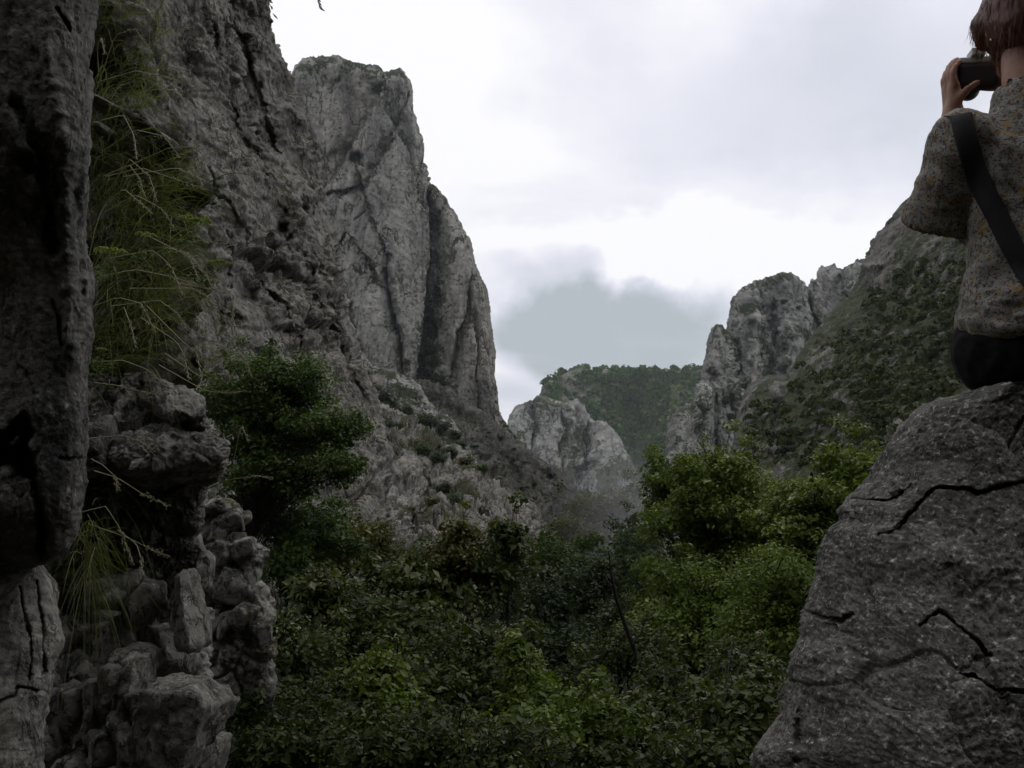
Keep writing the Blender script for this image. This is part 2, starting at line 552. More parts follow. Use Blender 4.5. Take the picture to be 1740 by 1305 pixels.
def add_wrap(G, side, n, dY, shift):
    """continue the sheet round the silhouette, away from the camera"""
    t = (np.arange(1, n + 1) / n)
    if side == 'right':
        e = G[:, -1:, :]
        ext = np.repeat(e, n, 1); ext[:, :, 0] -= shift * t ** 2; ext[:, :, 2] += dY * t ** 1.5
        return np.concatenate([G, ext], 1)
    if side == 'left':
        e = G[:, :1, :]
        ext = np.repeat(e, n, 1); t2 = t[::-1]; ext[:, :, 0] += shift * t2 ** 2; ext[:, :, 2] += dY * t2 ** 1.5
        return np.concatenate([ext, G], 1)
    if side == 'top':
        e = G[:1]
        ext = np.repeat(e, n, 0); t2 = t[::-1][:, None]; ext[:, :, 1] += shift * t2 ** 2; ext[:, :, 2] += dY * t2 ** 1.5
        return np.concatenate([ext, G], 0)


def finish_patch(name, G, disp, mat, veg=None, kind='structure', label=None, cat=None, edge=None):
    nv, nu = G.shape[:2]
    if edge is not None:                        # round off towards the outline
        pts, rpx, rY = edge
        d, _ = polydist(G[:, :, 0], G[:, :, 1], pts)
        q = np.clip(1 - d / rpx, 0, 1)
        G[:, :, 2] += rY * (1 - np.sqrt(np.clip(1 - q * q, 0, 1)))
    W = P(G[:, :, 0], G[:, :, 1], G[:, :, 2])
    n = soft_normals(W)
    cen = W.reshape(-1, 3)
    flip = np.sign((-n.reshape(-1, 3) * cen).sum(1).mean())
    n = n * (flip if flip != 0 else 1)
    dd = disp(cen * np.array([1, 0.3, 1]), G[:, :, 0].ravel(), G[:, :, 1].ravel(), n.reshape(-1, 3))
    W = W + n * dd.reshape(nv, nu)[:, :, None]
    n2 = normals_of(W) * (flip if flip != 0 else 1)
    v = W.reshape(-1, 3); nn = n2.reshape(-1, 3)
    vg = np.zeros(len(v)) if veg is None else veg(v, G[:, :, 0].ravel(), G[:, :, 1].ravel(), nn)
    f = grid_faces(nv, nu)
    if flip > 0:
        f = f[:, ::-1] if False else f
    o = mesh_np(name, v, f, mat, attrs={'veg': np.clip(vg, 0, 1)}, smooth=False)
    tag(o, label, cat, kind=kind)
    SURF[name] = (G.reshape(-1, 3), v, nn)
    return o


def surf_at(name, px, py):
    G, v, n = SURF[name]
    i = int(np.argmin((G[:, 0] - px) ** 2 + (G[:, 1] - py) ** 2))
    return v[i], n[i]


def smooth01(x, a, b):
    t = np.clip((x - a) / (b - a), 0, 1)
    return t * t * (3 - 2 * t)


def blocks(p, s, amp, seed, sharp=7.0, warp=0.22, aniso=(1, 1, 1), tilt=1.0):
    """angular broken rock: every cell is a tilted facet, with a narrow joint round it"""
    q = p / s * np.asarray(aniso)
    q = q + warp * np.stack([fbm(q * 1.3 + 5 + seed, 2), fbm(q * 1.3 + 31 + seed, 2), fbm(q * 1.3 + 77 + seed, 2)], -1)
    f1, f2, cid, dl = voronoi(q, seed)
    g = _G[_P[cid]]
    return amp * (tilt * (g * dl).sum(1) + 0.7 * (_J[cid, 0] - 0.5) - 0.55 * np.exp(-(f2 - f1) * 14))


# rotated frame for the dip of the beds on the near cliff (beds fall to the right and away)
def rot_dip(p, ang):
    c, s = math.cos(ang), math.sin(ang)
    return np.stack([p[:, 0] * c - p[:, 2] * s, p[:, 1], p[:, 0] * s + p[:, 2] * c], -1)


# ---- ground sheet
def ground_z(x, y):
    z = np.interp(y, [-60, -7, 0, 2, 6, 10, 25, 60, 120, 400, 900, 6000],
                  [70, 0.5, -1.7, -2.0, -3.1, -4.4, -8.5, -13.5, -16.5, -18.5, -20, -20])  # rise behind the camera is unseen, added to keep sky light off the foreground
    side = np.maximum(0, np.abs(x - 0.08 * y) - (3 + 0.15 * np.maximum(y, 0)))
    return z + np.minimum(side * 0.45, 60 * (1 - np.exp(-side / 200)))


def build_ground():
    k = np.linspace(0, 1, 150)
    y = -60 + 2560 * k ** 2.8
    xs = np.linspace(-1, 1, 141)
    X = np.sign(xs) * np.abs(xs) ** 2.4 * 2500
    YY, XX = np.meshgrid(y, X, indexing='ij')
    Z = ground_z(XX, YY)
    p = np.stack([XX, YY, Z], -1).reshape(-1, 3)
    p[:, 2] += 0.25 * fbm(p / 2.5, 4) * np.clip(np.abs(p[:, 1]) / 6, 0.3, 3)
    o = mesh_np('ground', p, grid_faces(150, 141), M_soil, attrs={})
    tag(o, 'dark earth of the gorge floor under the bushes, with an added rise behind the camera', kind='structure')


build_ground()

# ---- near cliff on the left
edge = [(424, -70, 45), (428, -40, 45), (440, 5, 46), (452, 55, 47), (478, 98, 48), (497, 132, 49), (514, 190, 49), (531, 260, 49),
        (545, 330, 48), (560, 400, 47), (576, 480, 46), (590, 540, 45), (610, 600, 44), (628, 650, 43), (641, 705, 42),
        (648, 760, 40), (655, 830, 37), (650, 910, 33), (620, 1000, 28), (590, 1080, 24)]
rows = []
for ex, ey, eY in edge:
    YL = np.interp(ey, [-150, 1080], [30.0, 15.0])
    row = []
    for t in np.linspace(0, 1, 9):
        row.append((110 + (ex - 110) * t, ey, YL + (eY - YL) * (0.75 * t ** 1.35 + 0.25 * t)))
    rows.append(row)
G = patch_grid(rows, 300, 450)
G = add_wrap(G, 'right', 12, 30, 26)
apply_strokes(G, [
    ('g', [(330, 20), (390, 160), (430, 280), (470, 380), (510, 470), (560, 560)], 7, .7),
    ('g', [(240, 180), (330, 300), (420, 420), (470, 520), (520, 600)], 8, .6),
    ('g', [(400, 60), (440, 170), (470, 260)], 6, .7),
    ('g', [(425, 500), (450, 440), (470, 400), (520, 350)], 8, .7),
    ('g', [(300, 300), (380, 390), (400, 470), (380, 560)], 6, 0.5),
    ('r', [(380, 0), (400, 90), (420, 180), (450, 250)], 30, 1.6),
    ('g', [(500, 330), (540, 470), (585, 580), (620, 690)], 6, .6),
    ('g', [(330, 480), (390, 520), (440, 560)], 5, 0.3)])


def d_near(p, px, py, n):
    q = rot_dip(p, 0.45)
    mask = 0.45 + 0.55 * smooth01(fbm(p / 6.0, 3, seed=4), -0.3, 0.15)
    flat = smooth01(fbm(p / 3.0, 3, seed=9), 0.05, 0.3)      # smooth slabs between the broken rock
    a = 0.6 * fbm(q / np.array([4, 4, 9]), 4)
    b = blocks(q, 1.9, 0.50, 1, aniso=(1, 1, 0.4)) * mask
    c = blocks(q, 0.7, 0.26, 2, aniso=(1, 1, 0.55)) * mask
    c2 = blocks(q, 0.3, 0.13, 12) * mask
    r = 0.16 * ridged(q / np.array([1.1, 1.1, 3.2]), 5, 0.55, seed=3)
    return a + (b + c + c2 + r) * (1 - 0.8 * flat) + 0.04 * fbm(p / 0.2, 3, 0.6)


def v_near(p, px, py, n):
    ns = fbm(p / 1.4, 5, 0.6, seed=2)
    up = smooth01(n[:, 2] + 0.30 * ns, 0.42, 0.66)
    d, _ = polydist(px, py, [(470, 330), (500, 370), (520, 400)])
    y = 0.8 * np.exp(-(d / 14) ** 2) * smooth01(ns, -0.2, 0.2)
    d2, _ = polydist(px, py, [(330, 60), (420, 440), (460, 620), (560, 720)])
    return up * (0.25 + 0.5 * smooth01(fbm(p / 7, 3, seed=6), -0.3, 0.25)) + y + 0.35 * smooth01(fbm(p / 5, 4, seed=11), 0.22, 0.5)


finish_patch('left_cliff', G, d_near, M_near, v_near,
             label='broken grey limestone cliff rising out of the picture at the left', edge=None)

# ---- great tower
tower = [(468, 178), (486, 160), (494, 140), (503, 117), (518, 107), (535, 103), (565, 100), (590, 104), (612, 112), (640, 119), (649, 131),
         (661, 128), (675, 124), (688, 134), (693, 150), (694, 180), (704, 207), (712, 235), (712, 262), (711, 279), (723, 284), (725, 307),
         (737, 317), (755, 338), (768, 365), (778, 392), (789, 410), (796, 432), (800, 448), (808, 468), (818, 490), (825, 520),
         (828, 560), (831, 610), (834, 650), (838, 700), (846, 724), (862, 742)]


def top_patch(outline, bottom, nu, nv, Yf, rows_n=24, drift=0.0):
    o = resample([(a, b) for a, b in outline], nu)
    rows = []
    for t in np.linspace(0, 1, rows_n):
        py = o[:, 1] + (bottom - o[:, 1]) * t
        px = o[:, 0] + drift * t * (o[:, 0] - o[:, 0].mean())
        rows.append(np.stack([px, py, Yf(px, py, t)], -1))
    return patch_grid(rows, nu, nv, 1)


def yf_tower(px, py, t):
    Y = 365 - 30 * smooth01(py, 100, 800)
    Y = Y + 14 * smooth01(px, 640, 500)                       # streaked face lies back
    Y = Y - 10 * np.exp(-((px - 650) / 45.0) ** 2)
    return Y


G = top_patch(tower, 790, 370, 360, yf_tower)
apply_strokes(G, [
    ('r', [(722, 296), (733, 380), (727, 470), (714, 560), (706, 640), (712, 720)], 26, 30),      # main gully, right of the middle buttress
    ('l', [(606, 262), (640, 390), (656, 440), (660, 500), (678, 570), (690, 650)], 18, 8),
    ('g', [(656, 440), (660, 500), (678, 570), (690, 650)], 4, 6),
    ('l', [(556, 440), (590, 398), (612, 418), (640, 470)], 20, 10),                              # hollow under the arch
    ('l', [(640, 300), (606, 360), (578, 425), (562, 500), (556, 560)], 24, 8),
    ('l', [(648, 150), (632, 200), (598, 255), (575, 300), (545, 330)], 45, 13),                  # streaked face lies back
    ('r', [(655, 190), (690, 260), (708, 330), (720, 380)], 24, 7),
    ('l', [(690, 165), (668, 230), (640, 290), (625, 330)], 18, 5),
    ('r', [(797, 470), (792, 530), (770, 590), (765, 640)], 20, 8),
    ('r', [(806, 540), (812, 620), (812, 700)], 10, 5),
    ('l', [(755, 350), (748, 420), (752, 500), (740, 560)], 14, 5),
    ('r', [(505, 180), (530, 260), (540, 340), (560, 420), (566, 520)], 22, 7),
    ('l', [(545, 335), (575, 326), (600, 320)], 14, 6),
    ('g', [(612, 268), (617, 272)], 7, 14),
    ('g', [(530, 110), (560, 150), (600, 130), (640, 160)], 8, 3),
    ('r', [(600, 520), (612, 600), (625, 680)], 16, 6),
], 4.5)
G = add_wrap(G, 'top', 14, 120, 30)
G = add_wrap(G, 'right', 4, 60, 10)


def d_tower(p, px, py, n):
    q = p * np.array([1, 1, 0.28])
    a = 0.8 * ridged(q / 20, 4, 0.5, seed=1) + 1.2 * fbm(p / 40, 3)
    b = 0.75 * ridged(p * np.array([1, 1, 0.10]) / 5, 4, 0.55, seed=5)
    c = blocks(p, 11.0, 1.1, 3, aniso=(1, 1, 0.18))
    e = blocks(p, 3.6, 0.42, 4, aniso=(1, 1, 0.22))
    e2 = blocks(p, 1.5, 0.24, 14, aniso=(1, 1, 0.4))
    face = smooth01(px, 655, 600) * smooth01(py, 140, 165) * smooth01(py, 330, 290)
    return a * (1 - .5 * face) + (b + c + e + e2) * (1 - 0.75 * face) + 0.2 * fbm(p / 0.9, 3, 0.6)


def v_tower(p, px, py, n):
    ns = fbm(p / 9, 5, 0.6, seed=3)
    up = smooth01(n[:, 2] + 0.35 * ns, 0.48, 0.75)
    topg = smooth01(py, 160, 112) * smooth01(ns, -0.35, 0.2) * 0.75
    d, _ = polydist(px, py, [(735, 520), (730, 600), (745, 680), (790, 720)])
    gully = np.exp(-(d / 30) ** 2) * smooth01(ns, -0.4, 0.1)
    d2, _ = polydist(px, py, [(590, 290), (640, 320), (690, 440)])
    mid = 0.45 * np.exp(-(d2 / 30) ** 2) * smooth01(ns, 0.0, 0.3)
    low = smooth01(py, 640, 720) * smooth01(ns, -0.3, 0.2) * 0.7
    return up + topg + gully + mid + low


finish_patch('cliff_tower', G, d_tower, M_tower, v_tower,
             label='tall grey limestone tower with streaked face against the sky', edge=(tower, 15, 15))

# ---- rib under the tower with the green ledge
rib = [(560, 560), (600, 590), (640, 625), (680, 645), (706, 662), (735, 690), (765, 718), (788, 752), (797, 780), (800, 830)]
G = top_patch(rib, 880, 190, 150, lambda px, py, t: 215 - 60 * smooth01(py, 580, 900))
apply_strokes(G, [('g', [(690, 650), (720, 700), (740, 760)], 7, 4), ('g', [(640, 640), (680, 720), (730, 780)], 10, 5)])
G = add_wrap(G, 'top', 8, 60, 24)
finish_patch('rock_rib', G,
             lambda p, px, py, n: 1.3 * fbm(p / 16, 4) + 0.5 * ridged(p * np.array([1, 1, .3]) / 5, 4) + blocks(p, 4, 0.8, 5, aniso=(1, 1, .5)) + blocks(p, 1.5, 0.35, 15),
             M_tower,
             lambda p, px, py, n: smooth01(fbm(p / 7, 5, 0.6, seed=8) + 0.9 * n[:, 2] + 0.6 * np.exp(-(polydist(px, py, [(610, 640), (680, 700), (740, 740), (800, 770)])[0] / 26) ** 2), 0.5, 1.0),
             label='smooth rock rib with a green ledge at the foot of the tower', edge=(rib, 16, 10))

# ---- dark scree ridge falling to the right
ridge = [(700, 640), (740, 655), (790, 680), (825, 705), (850, 730), (872, 748), (900, 765), (925, 785), (948, 803), (970, 818), (985, 838), (995, 868), (998, 910), (1002, 960)]
G = top_patch(ridge, 1000, 220, 160, lambda px, py, t: 300 - 110 * smooth01(py, 650, 1000))
apply_strokes(G, [('g', [(860, 750), (880, 830), (900, 900)], 8, 6), ('g', [(940, 810), (950, 860), (945, 940)], 8, 8)])
G = add_wrap(G, 'top', 8, 80, 20)
finish_patch('scree_ridge', G,
             lambda p, px, py, n: 1.6 * fbm(p / 20, 4) + blocks(p, 5, 1.2, 6) + blocks(p, 2.2, 0.8, 7) + 0.5 * ridged(p / 4, 4, .6),
             M_ridge,
             lambda p, px, py, n: 0.8 * smooth01(fbm(p / 6, 5, 0.65, seed=18) + 0.6 * n[:, 2], 0.05, 0.5),
             label='dark scrubby ridge sloping down right from the tower foot', edge=(ridge, 14, 14))

# ---- knobbly outcrop in front
outc = [(560, 620), (600, 650), (640, 690), (690, 722), (730, 745), (765, 762), (800, 786), (822, 815), (850, 830), (875, 843), (897, 858), (915, 885), (930, 915), (942, 950), (948, 1000), (952, 1050)]
G = top_patch(outc, 1050, 260, 230, lambda px, py, t: 118 - 62 * smooth01(py, 640, 1050) + 10 * smooth01(px, 860, 940))
apply_strokes(G, [('g', [(740, 770), (720, 850), (700, 930)], 9, 4), ('g', [(830, 830), (820, 880), (850, 950)], 9, 3.5), ('g', [(650, 760), (600, 830), (590, 860)], 12, 4), ('g', [(690, 760), (690, 850), (690, 900)], 14, -3), ('g', [(890, 870), (900, 930), (910, 990)], 6, 2.5)])
G = add_wrap(G, 'top', 8, 40, 22)


def d_outc(p, px, py, n):
    return 1.0 * fbm(p / 9, 4) + blocks(p, 3.0, 0.9, 8, aniso=(1, 1, .6)) + blocks(p, 1.2, 0.5, 9, aniso=(1, 1, .7)) + blocks(p, .6, .22, 19) + 0.25 * ridged(p / 2.0, 4, .6)


def v_outc(p, px, py, n):
    ns = fbm(p / 4, 5, 0.6, seed=12)
    d, _ = polydist(px, py, [(640, 700), (720, 750), (800, 800), (760, 860), (720, 880)])
    return np.clip(smooth01(ns + 0.45 * n[:, 2] + 0.7 * np.exp(-(d / 26) ** 2), 0.5, 1.0) + smooth01(py, 960, 1010), 0, 1)  # lowest part filled with dark veg colour to paint the hollow's shade


finish_patch('rock_ledge_ridge', G, d_outc, M_near, v_outc,
             label='knobbly grey outcrop with shrubs below the tower', edge=(outc, 12, 6))

# ---- right-hand cliff with pinnacles
rc = [(1118, 900), (1130, 830), (1141, 790), (1145, 740), (1148, 710), (1160, 702), (1176, 698), (1186, 680), (1190, 662), (1200, 652), (1204, 620), (1210, 585), (1217, 562), (1226, 557), (1233, 566), (1243, 562),
      (1246, 540), (1252, 515), (1262, 500), (1280, 490), (1308, 481), (1325, 472), (1342, 470), (1356, 478), (1364, 492), (1371, 499), (1380, 486), (1392, 478), (1394, 462), (1402, 459), (1408, 464),
      (1416, 459), (1424, 466), (1434, 468), (1446, 455), (1456, 448), (1475, 447), (1520, 430), (1560, 420)]
G = top_patch(rc, 880, 320, 190, lambda px, py, t: 470 - 60 * smooth01(py, 470, 900) + 45 * smooth01(px, 1350, 1400) - 10 * smooth01(px, 1250, 1200) - 25 * smooth01(px, 1205, 1195) * smooth01(py, 640, 660) - 20 * smooth01(px, 1178, 1165))
apply_strokes(G, [('g', [(1245, 560), (1250, 640), (1240, 720)], 6, 9), ('g', [(1290, 500), (1285, 600), (1270, 680)], 10, -8), ('g', [(1366, 495), (1375, 540), (1390, 590)], 7, 14),
                  ('g', [(1330, 480), (1340, 560), (1330, 620)], 8, -8), ('g', [(1310, 520), (1312, 600), (1300, 660)], 6, 8), ('g', [(1205, 640), (1215, 720), (1205, 800)], 6, 8),
                  ('g', [(1425, 470), (1430, 520), (1440, 560)], 5, 8), ('g', [(1180, 700), (1176, 760)], 5, 8)])
G = add_wrap(G, 'top', 10, 110, 24)
finish_patch('right_cliff', G,
             lambda p, px, py, n: 1.6 * ridged(p * np.array([1, 1, .25]) / 24, 4, .55, seed=21) + blocks(p, 12, 2.2, 22, aniso=(1, 1, .25)) + blocks(p, 4.5, 1.1, 23, aniso=(1, 1, .32)) + blocks(p, 2, .5, 27, aniso=(1, 1, .6)) + 0.9 * ridged(p * np.array([1, 1, .2]) / 7, 4, .55, seed=24),
             M_far,
             lambda p, px, py, n: smooth01(fbm(p / 14, 5, .6, seed=25) + 0.9 * n[:, 2], 0.38, 0.75) + 0.7 * smooth01(fbm(p / 22, 4, seed=26) + 0.8 * np.exp(-(polydist(px, py, [(1240, 580), (1270, 650), (1300, 560), (1290, 680), (1230, 690)])[0] / 18) ** 2), 0.3, 0.8),
             label='pale limestone cliff with pinnacles at the right of the gorge', edge=(rc, 8, 12))

# ---- right-hand stony slope
edge = [(1700, 170, 215), (1640, 235, 212), (1590, 290, 210), (1548, 342, 208), (1520, 368, 207), (1496, 398, 206), (1474, 430, 205), (1465, 452, 205), (1463, 478, 203), (1442, 505, 200), (1420, 525, 197),
        (1390, 560, 192), (1360, 602, 186), (1338, 640, 180), (1304, 643, 176), (1272, 654, 172), (1263, 690, 164), (1252, 740, 152), (1240, 800, 138), (1225, 880, 118), (1205, 980, 92)]
rows = []
for ex, ey, eY in edge:
    YR = np.interp(ey, [170, 980], [150, 34])
    rows.append([(ex + (1760 - ex) * t, ey - 0 * t, eY + (YR - eY) * t ** 0.9) for t in np.linspace(0, 1, 8)])
G = patch_grid(rows, 300, 340)
apply_strokes(G, [('g', [(1335, 640), (1322, 700), (1310, 800)], 9, 6), ('g', [(1470, 450), (1500, 470), (1560, 480)], 10, -4), ('g', [(1550, 480), (1500, 600), (1440, 720), (1400, 800)], 14, 3), ('g', [(1620, 560), (1560, 660), (1500, 740)], 12, 3)])
G = add_wrap(G, 'left', 10, 90, 24)


def d_slope(p, px, py, n):
    k = np.clip(p[:, 1] / 150, 0.35, 1.2)
    rocky = smooth01(py, 560, 430) * smooth01(px, 1640, 1560) + smooth01(px, 1345, 1325) * smooth01(py, 620, 650)
    rocky = np.clip(rocky, 0, 1)
    s = 0.45 + 0.55 * smooth01(fbm(p / 14, 4, seed=31), -0.2, 0.25)
    return k * (1.8 * fbm(p / 22, 4, seed=30) + blocks(p, 4.2, 1.0, 32) * (s + rocky * 0.4) + blocks(p, 1.9, 0.75, 33) * s + blocks(p, .95, .35, 37) * s + 0.35 * ridged(p / 2.5, 4, .6, seed=34) + rocky * 0.8 * ridged(p * np.array([1, 1, .4]) / 8, 4, seed=35))


def v_slope(p, px, py, n):
    ns = fbm(p / 9, 5, 0.65, seed=36)
    rocky = smooth01(py, 520, 400) * smooth01(px, 1640, 1560) + smooth01(px, 1345, 1325) * smooth01(py, 620, 650) * 0.7
    return np.clip(smooth01(ns + 0.4 * n[:, 2] - 0.6 * rocky, -0.65, 0.15), 0, 1)


finish_patch('right_slope', G, d_slope, M_slope, v_slope,
             label='steep stony slope with olive grass at the right', edge=([(a, b) for a, b, c in edge], 14, 10))

# ---- far cliff and wooded hill
hill = [(868, 800), (890, 750), (918, 690), (926, 660), (934, 650), (950, 644), (962, 640), (985, 639), (1005, 642), (1040, 641), (1062, 640), (1082, 636), (1100, 632), (1125, 632), (1150, 628), (1168, 626), (1182, 622), (1205, 620), (1230, 622), (1270, 640), (1320, 700)]
G = top_patch(hill, 880, 150, 100, lambda px, py, t: 1180 - 420 * smooth01(py, 620, 880) - 60 * smooth01(px, 1000, 920) + 160 * np.exp(-((px - 1085 - (py - 790) * 0.1) / 40.0) ** 2) * smooth01(py, 640, 760))
G = add_wrap(G, 'top', 8, 500, 20)
finish_patch('far_hill', G, lambda p, px, py, n: 12 * fbm(p / 90, 4, seed=41) + 4 * ridged(p / 30, 3, seed=42), M_hill,
             lambda p, px, py, n: 0.75 + 0.5 * fbm(p / 40, 4, seed=43), label='wooded hill closing the gorge far behind', edge=(hill, 8, 60))
fc = [(855, 790), (864, 762), (869, 735), (873, 708), (884, 694), (900, 688), (908, 683), (918, 679), (930, 682), (945, 686), (958, 690), (968, 687), (978, 688), (990, 697), (1000, 712), (1010, 718), (1022, 718), (1036, 728), (1048, 745), (1060, 768), (1072, 790), (1079, 808), (1082, 835), (1084, 860)]
G = top_patch(fc, 900, 260, 180, lambda px, py, t: 800 - 70 * smooth01(py, 690, 860) - 30 * smooth01(px, 1000, 1020) + 20 * smooth01(px, 1040, 1080))
apply_strokes(G, [('r', [(902, 690), (905, 740), (900, 790)], 12, 12), ('r', [(957, 702), (950, 760), (955, 820)], 12, 10), ('r', [(1000, 724), (996, 770), (990, 810)], 12, 12), ('g', [(980, 800), (1020, 795), (1045, 805)], 7, 14), ('g', [(975, 700), (972, 760)], 6, -10), ('g', [(930, 700), (925, 770)], 6, -8)])
G = add_wrap(G, 'top', 8, 150, 14)
finish_patch('far_cliff', G,
             lambda p, px, py, n: 1.8 * ridged(p * np.array([1, 1, .16]) / 30, 4, .55, seed=44) + blocks(p, 15, 2.4, 45, aniso=(1, 1, .25)) + blocks(p, 6, 1.2, 48, aniso=(1, 1, .3)) + 1.3 * ridged(p * np.array([1, 1, .12]) / 11, 4, .55, seed=46),
             M_far, lambda p, px, py, n: smooth01(fbm(p / 26, 5, .6, seed=47) + 0.9 * n[:, 2], 0.45, 0.8),
             label='pale fluted limestone cliff far down the gorge', edge=(fc, 5, 14))

# ------------------------------------------------------------------ foreground rocks (closed lumps)
def lump(name, left, right, Yf, thick, nu, nv, disp, mat, strokes=(), veg=None, parent=None, power=2.4, curve=0.35, backdir=None, flat=False):
    """left/right: outline polylines (px,py) from the top down sharing py range; closed round the back"""
    left = np.asarray(left, float); right = np.asarray(right, float)
    y0 = max(left[0, 1], right[0, 1]); y1 = min(left[-1, 1], right[-1, 1])
    if y1 > 1340:                                            # most rows where they can be seen
        k = int(nv * 0.9)
        py = np.concatenate([np.linspace(y0, 1330, k), np.linspace(1330, y1, nv - k + 1)[1:]])
    else:
        py = np.linspace(y0, y1, nv)
    lx = np.interp(py, left[:, 1], left[:, 0]); rx = np.interp(py, right[:, 1], right[:, 0])
    nb = max(10, nu // 6)
    s = np.linspace(-1, 1, nu)
    s = np.sign(s) * (1 - (1 - np.abs(s)) ** 1.25)           # denser near the edges
    fx = (lx + rx)[:, None] / 2 + (rx - lx)[:, None] / 2 * s[None]
    fpy = np.repeat(py[:, None], nu, 1)
    prof = (1 - np.abs(s) ** power) ** (1 / power)           # superellipse section
    Yc = Yf(fx, fpy)
    G = np.stack([fx, fpy, Yc - thick * curve * (prof[None] - 1)], -1)
    G[:, :, 2] = Yc + thick * curve * (1 - prof)[None]
    G2 = G.copy()
    apply_strokes(G2, strokes, 2.2)
    W = P(G2[:, :, 0], G2[:, :, 1], G2[:, :, 2])
    if backdir is None:                                      # recede along the line of sight of the visible edge
        ex = right[:, 0].max() if left[:, 0].mean() < 600 else left[:, 0].min()
        backdir = ((ex - 870) / F - 0.12, 1, 0.0)
    sb = np.linspace(1, -1, nb + 2)[1:-1]
    pb = (1 - np.abs(sb) ** power) ** (1 / power)
    mid = W[:, [0, -1]]
    back = (mid[:, :1] * (1 - (sb[None, :, None] + 1) / 2) + mid[:, 1:] * (sb[None, :, None] + 1) / 2)
    back = back + np.array(backdir, float) * (thick * (1 - curve) * pb)[None, :, None]
    A = np.concatenate([W, back], 1)
    n = soft_normals(np.concatenate([A[:, -8:], A, A[:, :8]], 1), 6, 4)[:, 8:-8]
    flip = np.sign((-n[:, :nu].reshape(-1, 3) * W.reshape(-1, 3)).sum(1).mean())
    n *= flip
    gx = np.concatenate([G[:, :, 0], np.repeat(G[:, -1:, 0], nb, 1)], 1)
    gy = np.concatenate([G[:, :, 1], np.repeat(G[:, -1:, 1], nb, 1)], 1)
    dd = disp(A.reshape(-1, 3) * np.array([1, 0.35, 1]), gx.ravel(), gy.ravel(), n.reshape(-1, 3))
    A = A + n * dd.reshape(A.shape[:2])[:, :, None]
    n2 = normals_of(np.concatenate([A[:, -2:], A, A[:, :2]], 1))[:, 2:-2] * flip
    m = A.shape[1]
    i = np.arange(nv - 1)[:, None] * m + np.arange(m)[None]
    j = np.arange(nv - 1)[:, None] * m + (np.arange(m)[None] + 1) % m
    f = np.stack([i, i + m, j + m, j], -1).reshape(-1, 4)
    v = A.reshape(-1, 3)
    # caps
    ct, cb = A[0].mean(0), A[-1].mean(0)
    v = np.concatenate([v, ct[None], cb[None]])
    k = np.arange(m); k2 = (k + 1) % m
    tt = np.stack([np.full(m, len(v) - 2), k, k2], -1)
    tb = np.stack([np.full(m, len(v) - 1), (nv - 1) * m + k2, (nv - 1) * m + k], -1)
    vg = np.zeros(len(v))
    if veg is not None:
        vg[:-2] = veg(A.reshape(-1, 3), gx.ravel(), gy.ravel(), n2.reshape(-1, 3))
    o = mesh_np(name, v, [f, np.concatenate([tt, tb])], mat, parent=parent, attrs={'veg': np.clip(vg, 0, 1)}, smooth=not flat)
    SURF[o.name] = (G.reshape(-1, 3), A[:, :nu].reshape(-1, 3), n2[:, :nu].reshape(-1, 3))
    return o


# the boulder the photographer sits on
bl = [(1700, 648), (1660, 652), (1640, 658), (1618, 668), (1590, 673), (1560, 684), (1535, 705), (1512, 735), (1492, 765), (1475, 795), (1462, 815), (1445, 838), (1425, 858), (1417, 872), (1422, 888), (1402, 905),
      (1385, 940), (1372, 985), (1362, 1020), (1352, 1050), (1348, 1080), (1330, 1110), (1320, 1150), (1314, 1180), (1306, 1210), (1290, 1245), (1268, 1270), (1262, 1290), (1270, 1330), (1240, 1420), (1220, 1600)]
bl = sorted([(x + 14 * min(1, max(0, (y - 660) / 120)), y) for x, y in bl], key=lambda q: q[1])
br_ = [(1760, 648), (1800, 655), (1850, 680), (1890, 740), (1910, 850), (1930, 1000), (1940, 1200), (1960, 1600)]


def d_boulder(p, px, py, n):
    a = 0.028 * fbm(p / 0.4, 3, seed=51) + 0.0035 * fbm(p / 0.05, 5, 0.65, seed=52) + 0.0035 * fbm(p / 0.014, 4, 0.7, seed=53)
    return a + blocks(p, 0.30, 0.014, 54, warp=.4) + blocks(p, 0.03, 0.003, 57, warp=.4)


c1 = [(1415, 872), (1445, 858), (1462, 850), (1480, 853), (1500, 851), (1518, 842), (1528, 832)]
c2 = [(1545, 872), (1560, 855), (1572, 840), (1588, 828), (1610, 824), (1640, 826), (1662, 836), (1680, 834), (1710, 826), (1760, 818)]
c3 = [(1555, 1052), (1575, 1038), (1592, 1030), (1610, 1038), (1630, 1055), (1650, 1068), (1675, 1085), (1692, 1102)]
c4 = [(1640, 1132), (1665, 1138), (1680, 1150), (1700, 1162), (1760, 1175)]
cr = [('g', c1, 2.8, 0.06), ('l', c1, 24, 0.012), ('g', c2, 2.6, 0.07), ('l', c2, 34, 0.012), ('g', c3, 2.2, 0.045), ('g', c4, 2.5, 0.045),
      ('g', [(1345, 1045), (1370, 1040), (1400, 1048), (1420, 1050), (1440, 1038)], 3.0, 0.04),
      ('g', [(1715, 760), (1725, 740), (1738, 710)], 2.4, 0.03), ('g', [(1545, 872), (1530, 900), (1500, 915)], 3, .02),
      ('g', [(1360, 1180), (1350, 1230), (1345, 1300)], 10, 0.05),
      ('g', [(1600, 930), (1660, 970), (1720, 960)], 40, -0.02)]
boulder = lump('boulder', bl, br_, lambda px, py: 2.10 - 0.45 * smooth01(py, 640, 1350) + 0.16 * smooth01(px, 1620, 1400), 1.25, 380, 410, d_boulder, M_boulder, cr, backdir=(0.42, 1, 0.0),
               veg=lambda p, px, py, n: 0.25 * smooth01(n[:, 2] + 0.4 * fbm(p / 0.06, 3, seed=56), 0.9, 1.2))
tag(boulder, 'big speckled grey boulder with dark cracks that the photographer sits on', 'boulder')

